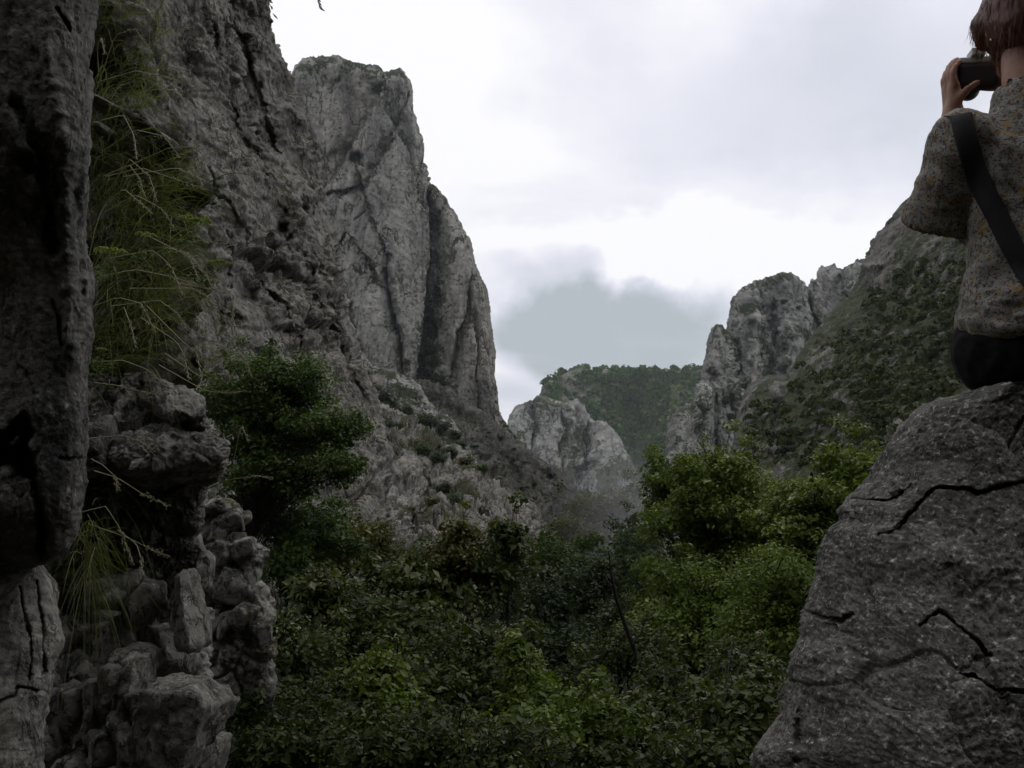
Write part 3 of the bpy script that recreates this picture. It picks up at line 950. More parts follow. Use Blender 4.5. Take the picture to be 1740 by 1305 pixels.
# pillar hugging the left border
pl = [(-110, -70), (-110, 1040)]
pr = [(166, -70), (162, -20), (162, 60), (158, 120), (152, 200), (150, 300), (152, 380), (158, 440), (160, 520), (161, 600), (156, 680), (149, 740), (146, 800), (140, 860), (134, 900), (118, 935), (90, 958), (60, 972), (30, 1000), (0, 1020), (-60, 1040)]


def d_pillar(p, px, py, n):
    q = p * np.array([1, 1, 0.22])
    return 0.012 * ridged(q / 0.13, 5, 0.55, seed=61) + 0.022 * fbm(p / 0.4, 3, seed=62) + 0.003 * fbm(p / 0.02, 4, 0.65, seed=64) + blocks(p, .10, .006, 66, aniso=(1, 1, .4)) - 0.012


pst = [('c', [(-10, 740), (15, 745), (38, 712), (44, 735), (36, 755), (52, 800), (66, 850), (72, 900), (70, 960)], 12, 0.16),
       ('c', [(-10, 770), (20, 775), (40, 790)], 26, 0.20),
       ('c', [(98, 12), (112, 28), (124, 48)], 5, 0.05), ('c', [(88, 510), (98, 540), (106, 585)], 4, 0.03),
       ('c', [(100, 778), (120, 780), (150, 776)], 4, 0.03), ('g', [(30, 180), (70, 260), (90, 420)], 10, 0.05),
       ('g', [(75, 60), (105, 220), (115, 420), (120, 620)], 14, -0.02), ('g', [(140, 100), (128, 300), (138, 500)], 7, 0.02), ('g', [(40, 270), (52, 285)], 12, 0.06), ('g', [(85, 240), (100, 330)], 8, 0.03)]
pillar = lump('rock_pillar', pl, pr, lambda px, py: 1.95 + 0.25 * smooth01(py, 850, 1050) - 0.12 * smooth01(py, 500, 200), 1.3, 160, 500, d_pillar, M_pillar, pst, power=3.4, curve=0.2)
tag(pillar, 'dark upright rock pillar filling the left border of the picture', 'rock')

# pale slab below it
sl = [(-200, 950), (-200, 1500)]
sr = [(70, 950), (78, 975), (84, 1010), (87, 1045), (82, 1090), (70, 1130), (62, 1180), (68, 1230), (62, 1300), (70, 1500)]
slab = lump('rock_slab', sl, sr, lambda px, py: 2.35 - 0.2 * smooth01(py, 950, 1350), 0.7, 120, 220,
            lambda p, px, py, n: 0.02 * ridged(p * np.array([1, 1, .2]) / 0.12, 4, seed=65) + 0.02 * fbm(p / 0.2, 3) + 0.004 * fbm(p / 0.02, 3), M_slab,
            [('c', [(-10, 1200), (12, 1190), (22, 1172), (40, 1182)], 4, 0.04), ('c', [(30, 1000), (40, 1080), (34, 1160)], 3, 0.03), ('c', [(55, 990), (60, 1060), (50, 1150)], 3, 0.03)])
tag(slab, 'pale streaked rock slab in the bottom left corner', 'rock')

# grassy rock bank behind the pillar
bk_l = [(40, -120), (40, 1010)]
bk_r = [(190, -120), (215, 0), (235, 80), (262, 150), (290, 215), (322, 262), (335, 320), (330, 400), (322, 470), (320, 540), (312, 610), (296, 660), (270, 720), (240, 800), (200, 900), (180, 1010)]
bank = lump('rock_bank', bk_l, bk_r, lambda px, py: 4.6 - 0.9 * smooth01(py, 0, 900), 1.5, 110, 260,
            lambda p, px, py, n: 0.10 * fbm(p / 0.6, 4, seed=71) + blocks(p, 0.4, 0.08, 72) + blocks(p, .15, .03, 79) + 0.03 * ridged(p / 0.12, 3, seed=73), M_block, (),
            veg=lambda p, px, py, n: smooth01(fbm(p / 0.3, 4, seed=74) + 0.4 * n[:, 2], -0.35, 0.2), power=3.6, curve=0.15, flat=True)
tag(bank, 'grassy rock bank behind the left pillar', 'rock')

# overhanging rock
ov_l = [(120, 636), (110, 700), (130, 800), (170, 900), (210, 1000)]
ov_r = [(262, 636), (300, 650), (328, 668), (352, 690), (368, 703), (372, 722), (368, 738), (380, 745), (395, 752), (384, 775), (374, 795), (364, 806), (358, 830), (352, 870), (348, 910), (345, 950), (338, 990), (330, 1000)]
over = lump('overhanging_rock', ov_l, ov_r, lambda px, py: 3.75 - 0.30 * smooth01(py, 640, 780) + 0.85 * smooth01(py + 0.10 * (px - 300), 786, 830), 1.2, 200, 270,
            lambda p, px, py, n: 0.04 * fbm(p / 0.4, 4, seed=75) + blocks(p, 0.40, 0.06, 76, warp=.1) + blocks(p, .13, .018, 80, warp=.1) + 0.010 * ridged(p / 0.06, 5, .6, seed=77) + 0.004 * fbm(p / .02, 3), M_block,
            [('c', [(308, 715), (330, 722), (352, 728), (368, 722)], 12, 0.14), ('c', [(370, 712), (374, 735), (366, 748)], 5, 0.06), ('g', [(240, 690), (300, 740), (290, 800)], 14, 0.05), ('c', [(200, 830), (260, 850), (330, 810)], 8, 0.1)],
            veg=lambda p, px, py, n: 0.3 * smooth01(fbm(p / 0.2, 4, seed=78) + n[:, 2], 0.9, 1.3), power=4.0, curve=0.14, flat=True)
tag(over, 'jutting grey rock with undercut shadow below the grass', 'rock')

# mossy rock to its right
mo_l = [(338, 862), (335, 900), (340, 980), (346, 1060), (350, 1200)]
mo_r = [(372, 862), (398, 866), (415, 888), (424, 915), (425, 932), (442, 938), (440, 952), (436, 980), (452, 1000), (456, 1040), (462, 1090), (470, 1200)]
moss = lump('mossy_rock', mo_l, mo_r, lambda px, py: 6.6 - 0.3 * smooth01(py, 860, 1100), 1.4, 120, 210,
            lambda p, px, py, n: 0.08 * fbm(p / 0.5, 4, seed=81) + blocks(p, 0.34, 0.07, 82, warp=.1) + blocks(p, .13, .025, 85, warp=.1) + 0.015 * ridged(p / 0.1, 4, seed=83), M_block, (),
            veg=lambda p, px, py, n: 0.8 * smooth01(fbm(p / 0.35, 4, seed=84) + 0.3 * n[:, 2], 0.0, 0.35), power=3.6, curve=0.15, flat=True)
tag(moss, 'mossy knobbly rock between the overhang and the dark bushes', 'rock')

# ---- lower left outcrop: core plus separate stones (and the stones studding the mossy rock)
_ico = {}


def ico(level):
    if level not in _ico:
        bm = bmesh.new()
        bmesh.ops.create_icosphere(bm, subdivisions=level, radius=1.0)
        v = np.array([x.co[:] for x in bm.verts]); f = np.array([[x.index for x in q.verts] for q in bm.faces])
        bm.free(); _ico[level] = (v, f)
    return _ico[level]


def block_shape(level, seed, nplanes=13, rough=0.05, soft=14.0, tall=1.0):
    v, f = ico(level)
    r = np.random.default_rng(seed)
    n = r.normal(size=(nplanes, 3)); n /= np.linalg.norm(n, axis=1)[:, None]
    d = r.uniform(0.55, 0.95, nplanes)
    base = np.array([[1, 0, 0], [-1, 0, 0], [0, 1, 0], [0, -1, 0], [0, 0, 1], [0, 0, -1]], float)
    n = np.concatenate([n, base]); d = np.concatenate([d, np.full(6, 0.95)])
    c = np.maximum(v @ n.T, 1e-3)
    q = d[None] / c
    rad = -np.log(np.exp(-soft * np.minimum(q, 3)).sum(1)) / soft
    w = v * rad[:, None]
    w += v * (rough * fbm(w * 1.7, 4, seed=seed) + rough * 0.5 * ridged(w * 4, 3, seed=seed + 1))[:, None]
    return w, f


outcrop = empty('rock_outcrop', P(230, 1300, 3.6))
tag(outcrop, 'outcrop of broken upright limestone blocks in the lower left', 'rock')
ob = Vector(outcrop.location)


def child_lump(o, parent):
    o.parent = parent
    o.matrix_parent_inverse = parent.matrix_world.inverted()
    return o


bpy.context.view_layer.update()
core = lump('core', [(60, 965), (55, 1100), (60, 1420)], [(330, 965), (345, 1040), (350, 1120), (352, 1160), (340, 1420)],
            lambda px, py: 4.3 - 0.45 * smooth01(py, 960, 1350), 1.2, 140, 190,
            lambda p, px, py, n: 0.08 * fbm(p / 0.5, 4, seed=91) + blocks(p, 0.25, 0.10, 92, aniso=(1, 1, .5)) + 0.03 * ridged(p / 0.1, 4, seed=93), M_block, (),
            veg=lambda p, px, py, n: 0.5 * smooth01(fbm(p / 0.3, 4, seed=94) + 0.8 * n[:, 2], 0.35, 0.7), power=4.0, curve=0.12, flat=True)
child_lump(core, outcrop)
# stones: px, py centre, half width, half height, Y, depth half, roll, seed
stones = [(322, 1035, 24, 58, 3.75, .16, 6, 1), (247, 1030, 27, 42, 3.8, .14, -8, 2), (200, 1012, 28, 30, 3.8, .14, 10, 3),
          (332, 1215, 62, 62, 3.3, .22, -14, 4), (128, 1210, 26, 52, 3.55, .12, 3, 5), (166, 1205, 15, 46, 3.5, .10, -6, 6), (197, 1180, 20, 44, 3.5, .10, -10, 7),
          (228, 1168, 22, 46, 3.5, .12, -14, 8), (105, 1230, 9, 56, 3.5, .08, 2, 9), (250, 1205, 26, 34, 3.45, .12, 20, 10), (215, 1240, 24, 40, 3.42, .10, 5, 11),
          (262, 1262, 26, 34, 3.4, .12, -20, 12), (180, 1270, 24, 30, 3.42, .10, 8, 13), (110, 1085, 22, 30, 3.7, .12, 30, 14), (150, 1080, 26, 26, 3.8, .12, -18, 15),
          (185, 1090, 26, 34, 3.75, .12, 12, 16), (110, 1010, 18, 26, 3.8, .10, -20, 17), (92, 1155, 18, 24, 3.6, .10, 16, 18), (150, 1135, 26, 20, 3.65, .1, -8, 19),
          (232, 1120, 26, 22, 3.6, .12, 14, 20), (300, 1280, 34, 26, 3.35, .12, 12, 21), (90, 1285, 26, 24, 3.5, .1, 0, 22), (140, 1288, 30, 22, 3.45, .12, -6, 23),
          (230, 1300, 30, 22, 3.4, .12, 10, 24), (345, 1290, 26, 34, 3.5, .12, -8, 25), (290, 1105, 30, 40, 4.0, .14, 8, 26), (345, 965, 12, 34, 4.0, .08, -6, 27), (268, 1175, 18, 22, 3.5, .1, 25, 28)]
for (px, py, hw, hh, Y, dp, roll, sd) in stones:
    w, f = block_shape(5 if hw * hh > 3000 else 4, 100 + sd, 7, 0.035, 80)
    c = P(px, py, Y)
    k = Y / F * 1.12
    a = math.radians(roll)
    w = w * np.array([hw * k, dp, hh * k])
    w = np.stack([w[:, 0] * math.cos(a) - w[:, 2] * math.sin(a), w[:, 1], w[:, 0] * math.sin(a) + w[:, 2] * math.cos(a)], -1)
    w = w + 0.012 * np.stack([fbm(w / 0.05 + sd, 3), fbm(w / 0.05 + 9 + sd, 3), fbm(w / 0.05 + 5 + sd, 3)], -1)
    o = mesh_np('stone', w, f, M_block, attrs={'veg': np.clip(0.35 * smooth01(w[:, 2] / (hh * k) + 0.5 * fbm(w / 0.1 + sd, 3), 0.6, 1.0), 0, 1)}, smooth=False)
    o.parent = outcrop
    o.location = Vector(c) - ob

bpy.context.view_layer.update()
rm = random.Random(9)
for i, (px, py, hw, hh) in enumerate(((392, 884, 20, 20), (405, 915, 16, 16), (372, 905, 16, 22), (415, 945, 20, 16), (388, 950, 20, 18), (362, 945, 14, 20), (425, 985, 18, 20), (398, 1000, 22, 26), (370, 1000, 18, 28), (440, 1025, 14, 24), (415, 1050, 20, 24), (385, 1060, 18, 24), (360, 1060, 14, 22), (445, 1080, 16, 20))):
    w, f = block_shape(4, 400 + i, 7, 0.04, 60)
    c, n_ = surf_at('mossy_rock', px, py)
    k = c[1] / F * 1.1; a = rm.uniform(-.4, .4)
    w = w * np.array([hw * k, .09, hh * k])
    w = np.stack([w[:, 0] * math.cos(a) - w[:, 2] * math.sin(a), w[:, 1], w[:, 0] * math.sin(a) + w[:, 2] * math.cos(a)], -1)
    o = mesh_np('stone', w, f, M_block, attrs={'veg': np.clip(0.7 * smooth01(w[:, 2] / (hh * k) + 0.6 * fbm(w / 0.08 + i, 3), 0.3, 0.9), 0, 1)}, smooth=False)
    o.parent = moss
    o.location = Vector(c)
# pale ledge stones above the grass
for (px, py, hw, hh, roll, sd, lab) in ((200, 214, 34, 10, -8, 1, 'pale flat stone nearest the pillar, set in the grassy bank'), (255, 238, 30, 9, -24, 2, 'slanting pale flat stone in the middle of the grassy bank'),
                                        (290, 262, 22, 8, -30, 3, 'lowest slanting pale stone at the right edge of the grassy bank'), (205, 258, 16, 12, 0, 4, 'small grey stone under the flat stones of the bank')):
    w, f = block_shape(3, 300 + sd, 7, 0.06, 30)
    k = 3.9 / F; a = math.radians(roll)
    w = w * np.array([hw * k, .14, hh * k])
    w = np.stack([w[:, 0] * math.cos(a) - w[:, 2] * math.sin(a), w[:, 1], w[:, 0] * math.sin(a) + w[:, 2] * math.cos(a)], -1)
    o = mesh_np('flat_stone', w, f, M_slab, attrs={'veg': np.zeros(len(w))})
    c, n_ = surf_at('rock_bank', px, py)
    o.location = Vector(c) + Vector((0, -.03, 0))
    tag(o, lab, 'stone', 'stones in the grassy bank')

# ------------------------------------------------------------------ foliage
def leaf_geo(pos, nrm, size, tint, rng, width=0.30, fold=0.10):
    n = len(pos)
    nrm = nrm / (np.linalg.norm(nrm, axis=1)[:, None] + 1e-9)
    r = rng.normal(size=(n, 3))
    t = r - (r * nrm).sum(1)[:, None] * nrm
    t /= np.linalg.norm(t, axis=1)[:, None] + 1e-9
    t[:, 2] -= 0.25
    b = np.cross(nrm, t)
    b /= np.linalg.norm(b, axis=1)[:, None] + 1e-9
    s = size[:, None]
    v = np.stack([pos - t * s * .5, pos + b * s * width + nrm * s * fold, pos + t * s * .5, pos - b * s * width + nrm * s * fold], 1).reshape(-1, 3)
    i = np.arange(n)[:, None] * 4
    f = np.concatenate([i + np.array([[0, 1, 2]]), i + np.array([[0, 2, 3]])], 1).reshape(-1, 3)
    return v, f, np.repeat(tint, 4)


def tube(path, radii, sides=6):
    path = np.asarray(path, float); n = len(path)
    d = np.gradient(path, axis=0); d /= np.linalg.norm(d, axis=1)[:, None] + 1e-9
    up = np.where(np.abs(d[:, 2:3]) > 0.9, np.array([[1, 0, 0.]]), np.array([[0, 0, 1.]]))
    a = np.cross(d, up); a /= np.linalg.norm(a, axis=1)[:, None] + 1e-9
    b = np.cross(d, a)
    th = np.linspace(0, 2 * math.pi, sides, endpoint=False)
    ring = path[:, None] + np.asarray(radii)[:, None, None] * (a[:, None] * np.cos(th)[None, :, None] + b[:, None] * np.sin(th)[None, :, None])
    v = ring.reshape(-1, 3)
    i = np.arange(n - 1)[:, None] * sides + np.arange(sides)[None]
    j = np.arange(n - 1)[:, None] * sides + (np.arange(sides)[None] + 1) % sides
    return v, np.stack([i, j, j + sides, i + sides], -1).reshape(-1, 4)


class Acc:
    def __init__(s): s.v = []; s.f = []; s.t = []; s.n = 0
    def add(s, v, f, t=None):
        s.v.append(v); s.f.append(np.asarray(f) + s.n); s.n += len(v)
        s.t.append(np.zeros(len(v)) if t is None else t)
    def build(s, name, mat, parent=None, smooth=True, offset=None, **attr):
        v = np.concatenate(s.v)
        if offset is not None: v = v - np.asarray(offset)
        q = [f for f in s.f if f.shape[1] == 4]; t = [f for f in s.f if f.shape[1] == 3]
        fs = ([np.concatenate(q)] if q else []) + ([np.concatenate(t)] if t else [])
        return mesh_np(name, v, fs, mat, parent, attrs={'tint': np.concatenate(s.t)}, smooth=smooth)


def tree(name, label, cat, base, ells, nclump, nleaf, leaf, clump_r, mat, seed, trunk_r=0.09, group=None, part=('trunk', 'crown'), lean=(0, 0), tbias=0.0):
    """base: world point; ells: (px,py,Y,rx_px,ry_px,depth_m); clumps of leaves fill the ellipsoids"""
    if cat == 'bush': nleaf = int(nleaf * 1.3); leaf *= 0.82
    else: nleaf = int(nleaf * 1.3); leaf *= 0.78
    rng = np.random.default_rng(seed)
    base = np.asarray(base, float)
    e = empty(name, base)
    tag(e, label, cat, group)
    C = []; R = []
    wts = np.array([q[3] * q[4] * q[2] ** 2 for q in ells], float); wts /= wts.sum()
    for (px, py, Y, rx, ry, dm), w in zip(ells, wts):
        k = max(2, int(round(nclump * w)))
        c = P(px, py, Y)
        d = rng.normal(size=(k, 3)); d /= np.linalg.norm(d, axis=1)[:, None]
        d *= (rng.random(k)[:, None] ** 0.42)
        s = np.array([rx * Y / F, dm, ry * Y / F])
        C.append(c + d * np.maximum(s - clump_r * 0.6, s * 0.5)); R.append(np.full(k, clump_r))
    C = np.concatenate(C); R = np.concatenate(R) * rng.uniform(0.65, 1.35, len(C))
    k = max(4, len(C) // 3)                                   # stray shoots that break the outline
    pk = rng.choice(len(C), k)
    cc = C.mean(0)
    out_ = (C[pk] - cc); out_ /= np.linalg.norm(out_, axis=1)[:, None] + 1e-9
    C = np.concatenate([C, C[pk] + (out_ + rng.normal(size=(k, 3)) * .5 + np.array([0, 0, .35])) * clump_r * rng.uniform(.5, 1.5, k)[:, None]])
    R = np.concatenate([R, clump_r * rng.uniform(.35, .7, k)])
    cen = C.mean(0)
    top = cen + np.array([lean[0], lean[1], 0.35 * (C[:, 2].max() - cen[2])])
    wood = Acc()
    t = np.linspace(0, 1, 10)[:, None]
    path = base * (1 - t) + top * t + np.sin(t * 3.1) * rng.normal(size=3) * 0.05 * np.linalg.norm(top - base) + rng.normal(size=(10, 3)) * trunk_r * 0.4 * t
    path[0] = base
    wood.add(*tube(path, trunk_r * (1 - 0.72 * t[:, 0]), 8))
    for c, r in zip(C, R):
        h = np.clip((c[2] - base[2]) / (top[2] - base[2] + 1e-6) - rng.uniform(0.06, 0.28), 0.15, 0.92)
        i = h * 9; i0 = int(i); p0 = path[i0] * (1 - (i - i0)) + path[min(9, i0 + 1)] * (i - i0)
        s = np.linspace(0, 1, 6)[:, None]
        mid = (p0 + c) / 2 + np.array([0, 0, 0.12]) * np.linalg.norm(c - p0) + rng.normal(size=3) * 0.05 * np.linalg.norm(c - p0)
        bp = (1 - s) ** 2 * p0 + 2 * s * (1 - s) * mid + s * s * c
        r0 = trunk_r * (1 - 0.72 * h) * 0.38
        wood.add(*tube(bp, np.maximum(r0 * (1 - 0.85 * s[:, 0]), 0.004), 4))
        for _ in range(2):
            q0 = bp[rng.integers(2, 5)]; q1 = c + rng.normal(size=3) * r * 0.7
            wood.add(*tube(np.stack([q0, (q0 + q1) / 2 + rng.normal(size=3) * r * .12, q1]), np.array([r0 * .3, r0 * .2, r0 * .08]) + .002, 3))
    n = (nleaf * (R / clump_r) ** 2).astype(int)
    cid = np.repeat(np.arange(len(C)), n)
    d = rng.normal(size=(len(cid), 3)); d /= np.linalg.norm(d, axis=1)[:, None]
    rad = rng.random(len(cid)) ** 0.45
    # sprays: each clump is a few drooping shoots, not a ball
    pos = C[cid] + d * (rad * R[cid])[:, None] * np.array([1.15, 1.15, 0.75])
    pos += 0.28 * R[cid][:, None] * np.stack([perlin(pos / (clump_r * .8)), perlin(pos / (clump_r * .8) + 40), perlin(pos / (clump_r * .8) + 90)], -1)
    nr = d * 0.55 + np.array([0, 0, 0.75]) + rng.normal(size=d.shape) * 0.45
    ctint = rng.normal(0, 0.19, len(C))
    tint = np.clip(0.42 + tbias + ctint[cid] + rng.normal(0, 0.16, len(cid)) + 0.12 * perlin(pos / 1.5), 0, 1)
    size = leaf * rng.uniform(0.6, 1.35, len(cid)) * rng.uniform(0.55, 1.4, len(C))[cid]
    v, f, tt = leaf_geo(pos, nr, size, tint, rng)
    crown = mesh_np(part[1], v - base, f, mat, e, attrs={'tint': tt}, smooth=False)
    wood.build(part[0], M_bark, e, offset=base)
    return e


def gbase(px, Y, dx=0.0):
    x = (px - 870) / F * Y + dx
    return np.array([x, Y, float(ground_z(np.array(x), np.array(Y))) - 0.15])


TREES = [
    # name, label, base px, base Y, ellipsoids, clumps, leaves, leaf size, clump radius, mat, seed, trunk, tint
    ('leafy_tree', 'tallest bright green leafy tree right of the centre', 1215, 22, [(1205, 800, 22, 85, 52, 1.6), (1250, 860, 21.5, 100, 75, 1.8), (1170, 880, 22, 75, 70, 1.6), (1240, 950, 21.5, 110, 60, 1.8), (1300, 900, 21, 60, 50, 1.2)], 165, 165, .125, .40, M_leafR, 11, .13, .2),
    ('leafy_tree', 'smaller green tree leaning over the misty gap', 1135, 26, [(1128, 815, 26, 42, 38, 1.0), (1135, 870, 26, 40, 45, 1.0)], 34, 150, .13, .42, M_leafR, 12, .1, 0.0),
    ('leafy_tree', 'yellow-green tree crown just left of the big boulder', 1420, 19, [(1440, 800, 19, 70, 58, 1.4), (1385, 850, 18.5, 80, 55, 1.4), (1340, 880, 18.5, 60, 50, 1.2), (1380, 920, 18, 80, 60, 1.2)], 110, 150, .115, .36, M_leafR, 13, .1, .26),
    ('leafy_tree', 'dark green tree below the tallest crown', 1180, 18, [(1160, 1000, 18, 95, 75, 1.6), (1240, 1040, 17.5, 100, 80, 1.6), (1130, 1080, 17, 80, 70, 1.4)], 100, 140, .105, .36, M_leafR, 14, .09, .0),
    ('leafy_tree', 'shaded tree against the lower left edge of the boulder', 1310, 14, [(1310, 990, 14, 80, 80, 1.2), (1290, 1080, 13.5, 90, 80, 1.2), (1330, 1020, 14, 60, 60, 1.0)], 90, 130, .085, .30, M_leafR, 15, .07, .04),
    ('ash_tree', 'rounded dark green tree with forked stems beside the left rocks', 445, 21, [(435, 650, 21, 85, 58, 1.3), (505, 650, 21, 60, 60, 1.1), (535, 720, 20.5, 72, 75, 1.3), (440, 720, 21, 90, 75, 1.4), (560, 795, 20, 58, 50, 1.1), (460, 800, 20.5, 95, 62, 1.3), (382, 690, 21, 36, 60, 1.0), (590, 730, 20.5, 26, 34, .8)], 220, 150, .11, .33, M_leafA, 16, .08, .12),
]
BUSH = [
    ('bush', 'near black-green bush under the forked tree', 480, 22, [(460, 870, 22, 100, 70, 1.6), (540, 900, 21.5, 100, 70, 1.6), (480, 960, 20, 90, 70, 1.4)], 90, 120, .11, .36, M_leafA, 21, .06, -.15),
    ('bush', 'olive yellow bush at the foot of the knobbly outcrop', 630, 24, [(600, 920, 24, 75, 42, 1.4), (650, 945, 24, 65, 36, 1.2), (560, 950, 23, 60, 45, 1.2)], 56, 120, .13, .40, M_leafY, 22, .05, .05),
    ('bush', 'wide bush with glinting leaf tops in front of the outcrop', 770, 13, [(770, 955, 13, 105, 42, .9), (700, 990, 12.6, 90, 45, .9), (840, 985, 13, 60, 45, .8), (760, 1030, 12.5, 120, 50, 1.0)], 120, 90, .095, .27, M_leafB, 23, .05, .1),
    ('bush', 'dim green bush left of the dark hollow', 640, 11, [(600, 1045, 11, 90, 50, .8), (690, 1080, 10.5, 90, 60, .9), (560, 1100, 10.5, 80, 50, .8)], 90, 90, .085, .25, M_leafB, 24, .05, 0.0),
    ('bush', 'bush spilling round the mossy rock', 470, 8.5, [(440, 1090, 8.5, 65, 45, .5), (510, 1110, 8.5, 75, 50, .6), (430, 1170, 8, 60, 60, .5)], 70, 85, .07, .20, M_leafB, 25, .04, .08),
    ('bush', 'broad bush in the middle of the lower foreground', 780, 9.5, [(800, 1110, 9.5, 100, 55, .7), (720, 1160, 9, 110, 60, .8), (850, 1180, 9, 80, 60, .7)], 90, 85, .075, .22, M_leafB, 26, .04, -.02),
    ('bush', 'low bush along the bottom left of the thicket', 540, 6.5, [(500, 1240, 6.5, 110, 60, .5), (600, 1260, 6.3, 100, 60, .5), (430, 1280, 6.3, 60, 50, .4)], 90, 80, .055, .16, M_leafB, 27, .03, -.05),
    ('bush', 'small bush filling the gap right of the lowest stones', 540, 8, [(545, 1180, 8, 70, 50, .5), (480, 1200, 7.6, 60, 45, .5)], 46, 80, .065, .18, M_leafB, 40, .03, -.05),
    ('bush', 'small bush touching the lowest left corner of the boulder', 1270, 5.2, [(1265, 1220, 5.4, 60, 60, .35), (1225, 1290, 5, 70, 40, .35)], 46, 80, .05, .14, M_leafB, 44, .02, .0),
    ('bush', 'low bush at the bottom centre', 780, 6.5, [(740, 1260, 6.5, 100, 55, .5), (850, 1280, 6.3, 100, 50, .5)], 80, 80, .055, .16, M_leafB, 28, .03, -.02),
    ('bush', 'pale leafed bush at the bottom right of centre', 960, 8, [(950, 1215, 8, 90, 45, .6), (900, 1245, 7.6, 80, 45, .5), (1020, 1230, 8, 60, 45, .5)], 70, 85, .07, .19, M_leafR, 29, .03, -.02),
    ('bush', 'dark bush around the foot of the slim bare trunk', 1090, 9, [(1080, 1230, 9, 90, 55, .6), (1150, 1190, 9.5, 90, 60, .7), (1020, 1290, 7.5, 80, 40, .5)], 80, 80, .07, .2, M_leafB, 30, .03, -.06),
    ('bush', 'bush squeezed against the base of the boulder', 1240, 7.5, [(1230, 1210, 8, 80, 70, .6), (1180, 1280, 7, 90, 45, .5), (1260, 1140, 9, 70, 60, .6)], 90, 80, .062, .18, M_leafB, 31, .03, .0),
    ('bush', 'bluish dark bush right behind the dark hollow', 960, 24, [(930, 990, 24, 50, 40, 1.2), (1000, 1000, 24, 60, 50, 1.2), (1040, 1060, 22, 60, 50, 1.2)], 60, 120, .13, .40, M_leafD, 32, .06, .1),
    ('sapling', 'thin sapling poking up before the knobbly outcrop', 868, 13, [(866, 915, 13, 34, 40, .4), (850, 960, 13, 40, 40, .5)], 26, 70, .09, .2, M_leafB, 35, .03, .15),
    ('sapling', 'sapling with bright tips above the wide glinting bush', 780, 12.5, [(785, 905, 12.5, 34, 34, .4), (765, 945, 12.5, 50, 34, .5)], 26, 70, .09, .2, M_leafY, 36, .03, .15),
    ('sapling', 'leafy sapling above the bush beside the mossy rock', 545, 10, [(548, 1000, 10, 44, 44, .4), (530, 1050, 10, 50, 40, .5)], 30, 70, .08, .18, M_leafB, 37, .03, .1),
    ('sapling', 'pale sapling above the bottom left of the thicket', 640, 7.5, [(640, 1150, 7.5, 50, 55, .35), (660, 1200, 7.3, 60, 40, .4)], 34, 70, .07, .15, M_leafR, 38, .025, .0),
    ('sapling', 'light green sapling right beside the dark hollow', 892, 8.5, [(886, 1130, 8.5, 34, 55, .3), (900, 1180, 8.4, 45, 40, .4)], 28, 70, .075, .16, M_leafR, 39, .025, .1),
    ('bush', 'bush in the hollow of the thicket, leaves coloured dark for its shade', 920, 19, [(915, 1040, 19, 75, 60, 1.2), (880, 1090, 17, 60, 50, 1.0), (960, 1090, 17, 60, 50, 1.0)], 60, 90, .12, .34, M_leafD, 34, .05, -.2),  # shade of the hollow put into the dark leaf colour
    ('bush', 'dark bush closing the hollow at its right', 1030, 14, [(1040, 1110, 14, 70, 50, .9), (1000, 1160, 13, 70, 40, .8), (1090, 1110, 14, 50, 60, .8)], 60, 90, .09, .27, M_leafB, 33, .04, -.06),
]
MIST = [
    ('misty_tree', 'pale olive tree dimmed by mist in the gap', 1010, 62, [(1010, 875, 62, 62, 42, 3.5), (975, 915, 60, 55, 45, 3.5), (1065, 895, 62, 45, 62, 3)], 70, 240, .36, 1.1, M_leafY, 41, .2, .0),
    ('misty_tree', 'grey-green tree in mist left of the bare trunk', 955, 46, [(950, 960, 46, 55, 45, 2.4), (990, 990, 44, 60, 45, 2.4)], 60, 220, .28, .85, M_leafA, 42, .16, .05),
    ('misty_tree', 'grey-green tree in mist right of the bare trunk', 1075, 42, [(1075, 985, 42, 50, 60, 2.2), (1090, 930, 42, 40, 45, 2)], 54, 220, .26, .8, M_leafA, 43, .15, .05),
]
for (nm, lab, bx, bY, ell, nc, nl, ls, cr_, mt, sd, tr, tb) in TREES + MIST:
    grp = {'leafy_tree': 'green trees right of the centre', 'misty_tree': 'trees in the mist'}.get(nm)
    tree(nm, lab, 'tree', gbase(bx, bY), ell, nc, nl, ls, cr_, mt, sd, tr, group=grp, tbias=tb)
for (nm, lab, bx, bY, ell, nc, nl, ls, cr_, mt, sd, tr, tb) in BUSH:
    tree(nm, lab, 'bush', gbase(bx, bY), ell, nc, nl, ls, cr_, mt, sd, tr, group='saplings in the thicket' if nm == 'sapling' else 'bushes in the gorge bottom', part=('stems', 'foliage'), tbias=tb)

# slim bare trunk
bt = empty('bare_tree', P(1112, 1200, 12))
tag(bt, 'slim bare leaning trunk with a fork in the misty gap', 'tree')
a = Acc()
pth = P(np.array([1118, 1108, 1085, 1066, 1055, 1045, 1037, 1033]), np.array([1330, 1190, 1120, 1070, 1040, 1010, 970, 935]), np.full(8, 12.0))
pth[:, 1] += np.array([0, 0, .05, .1, .05, 0, -.05, -.1])
a.add(*tube(pth, np.array([.04, .036, .032, .028, .024, .02, .014, .006]), 8))
bo = np.asarray(bt.location)
a.build('trunk', M_bark, bt, offset=bo)
for q in ([(1058, 1048), (1064, 1030), (1068, 1005)], [(1043, 1000), (1030, 985), (1026, 960)], [(1075, 1095), (1090, 1075), (1096, 1050)]):
    a = Acc()
    a.add(*tube(P(np.array([x for x, y in q]), np.array([y for x, y in q]), np.array([12.0, 12.05, 12.1])), np.array([.014, .01, .004]), 6))
    a.build('branch', M_bark, bt, offset=bo)

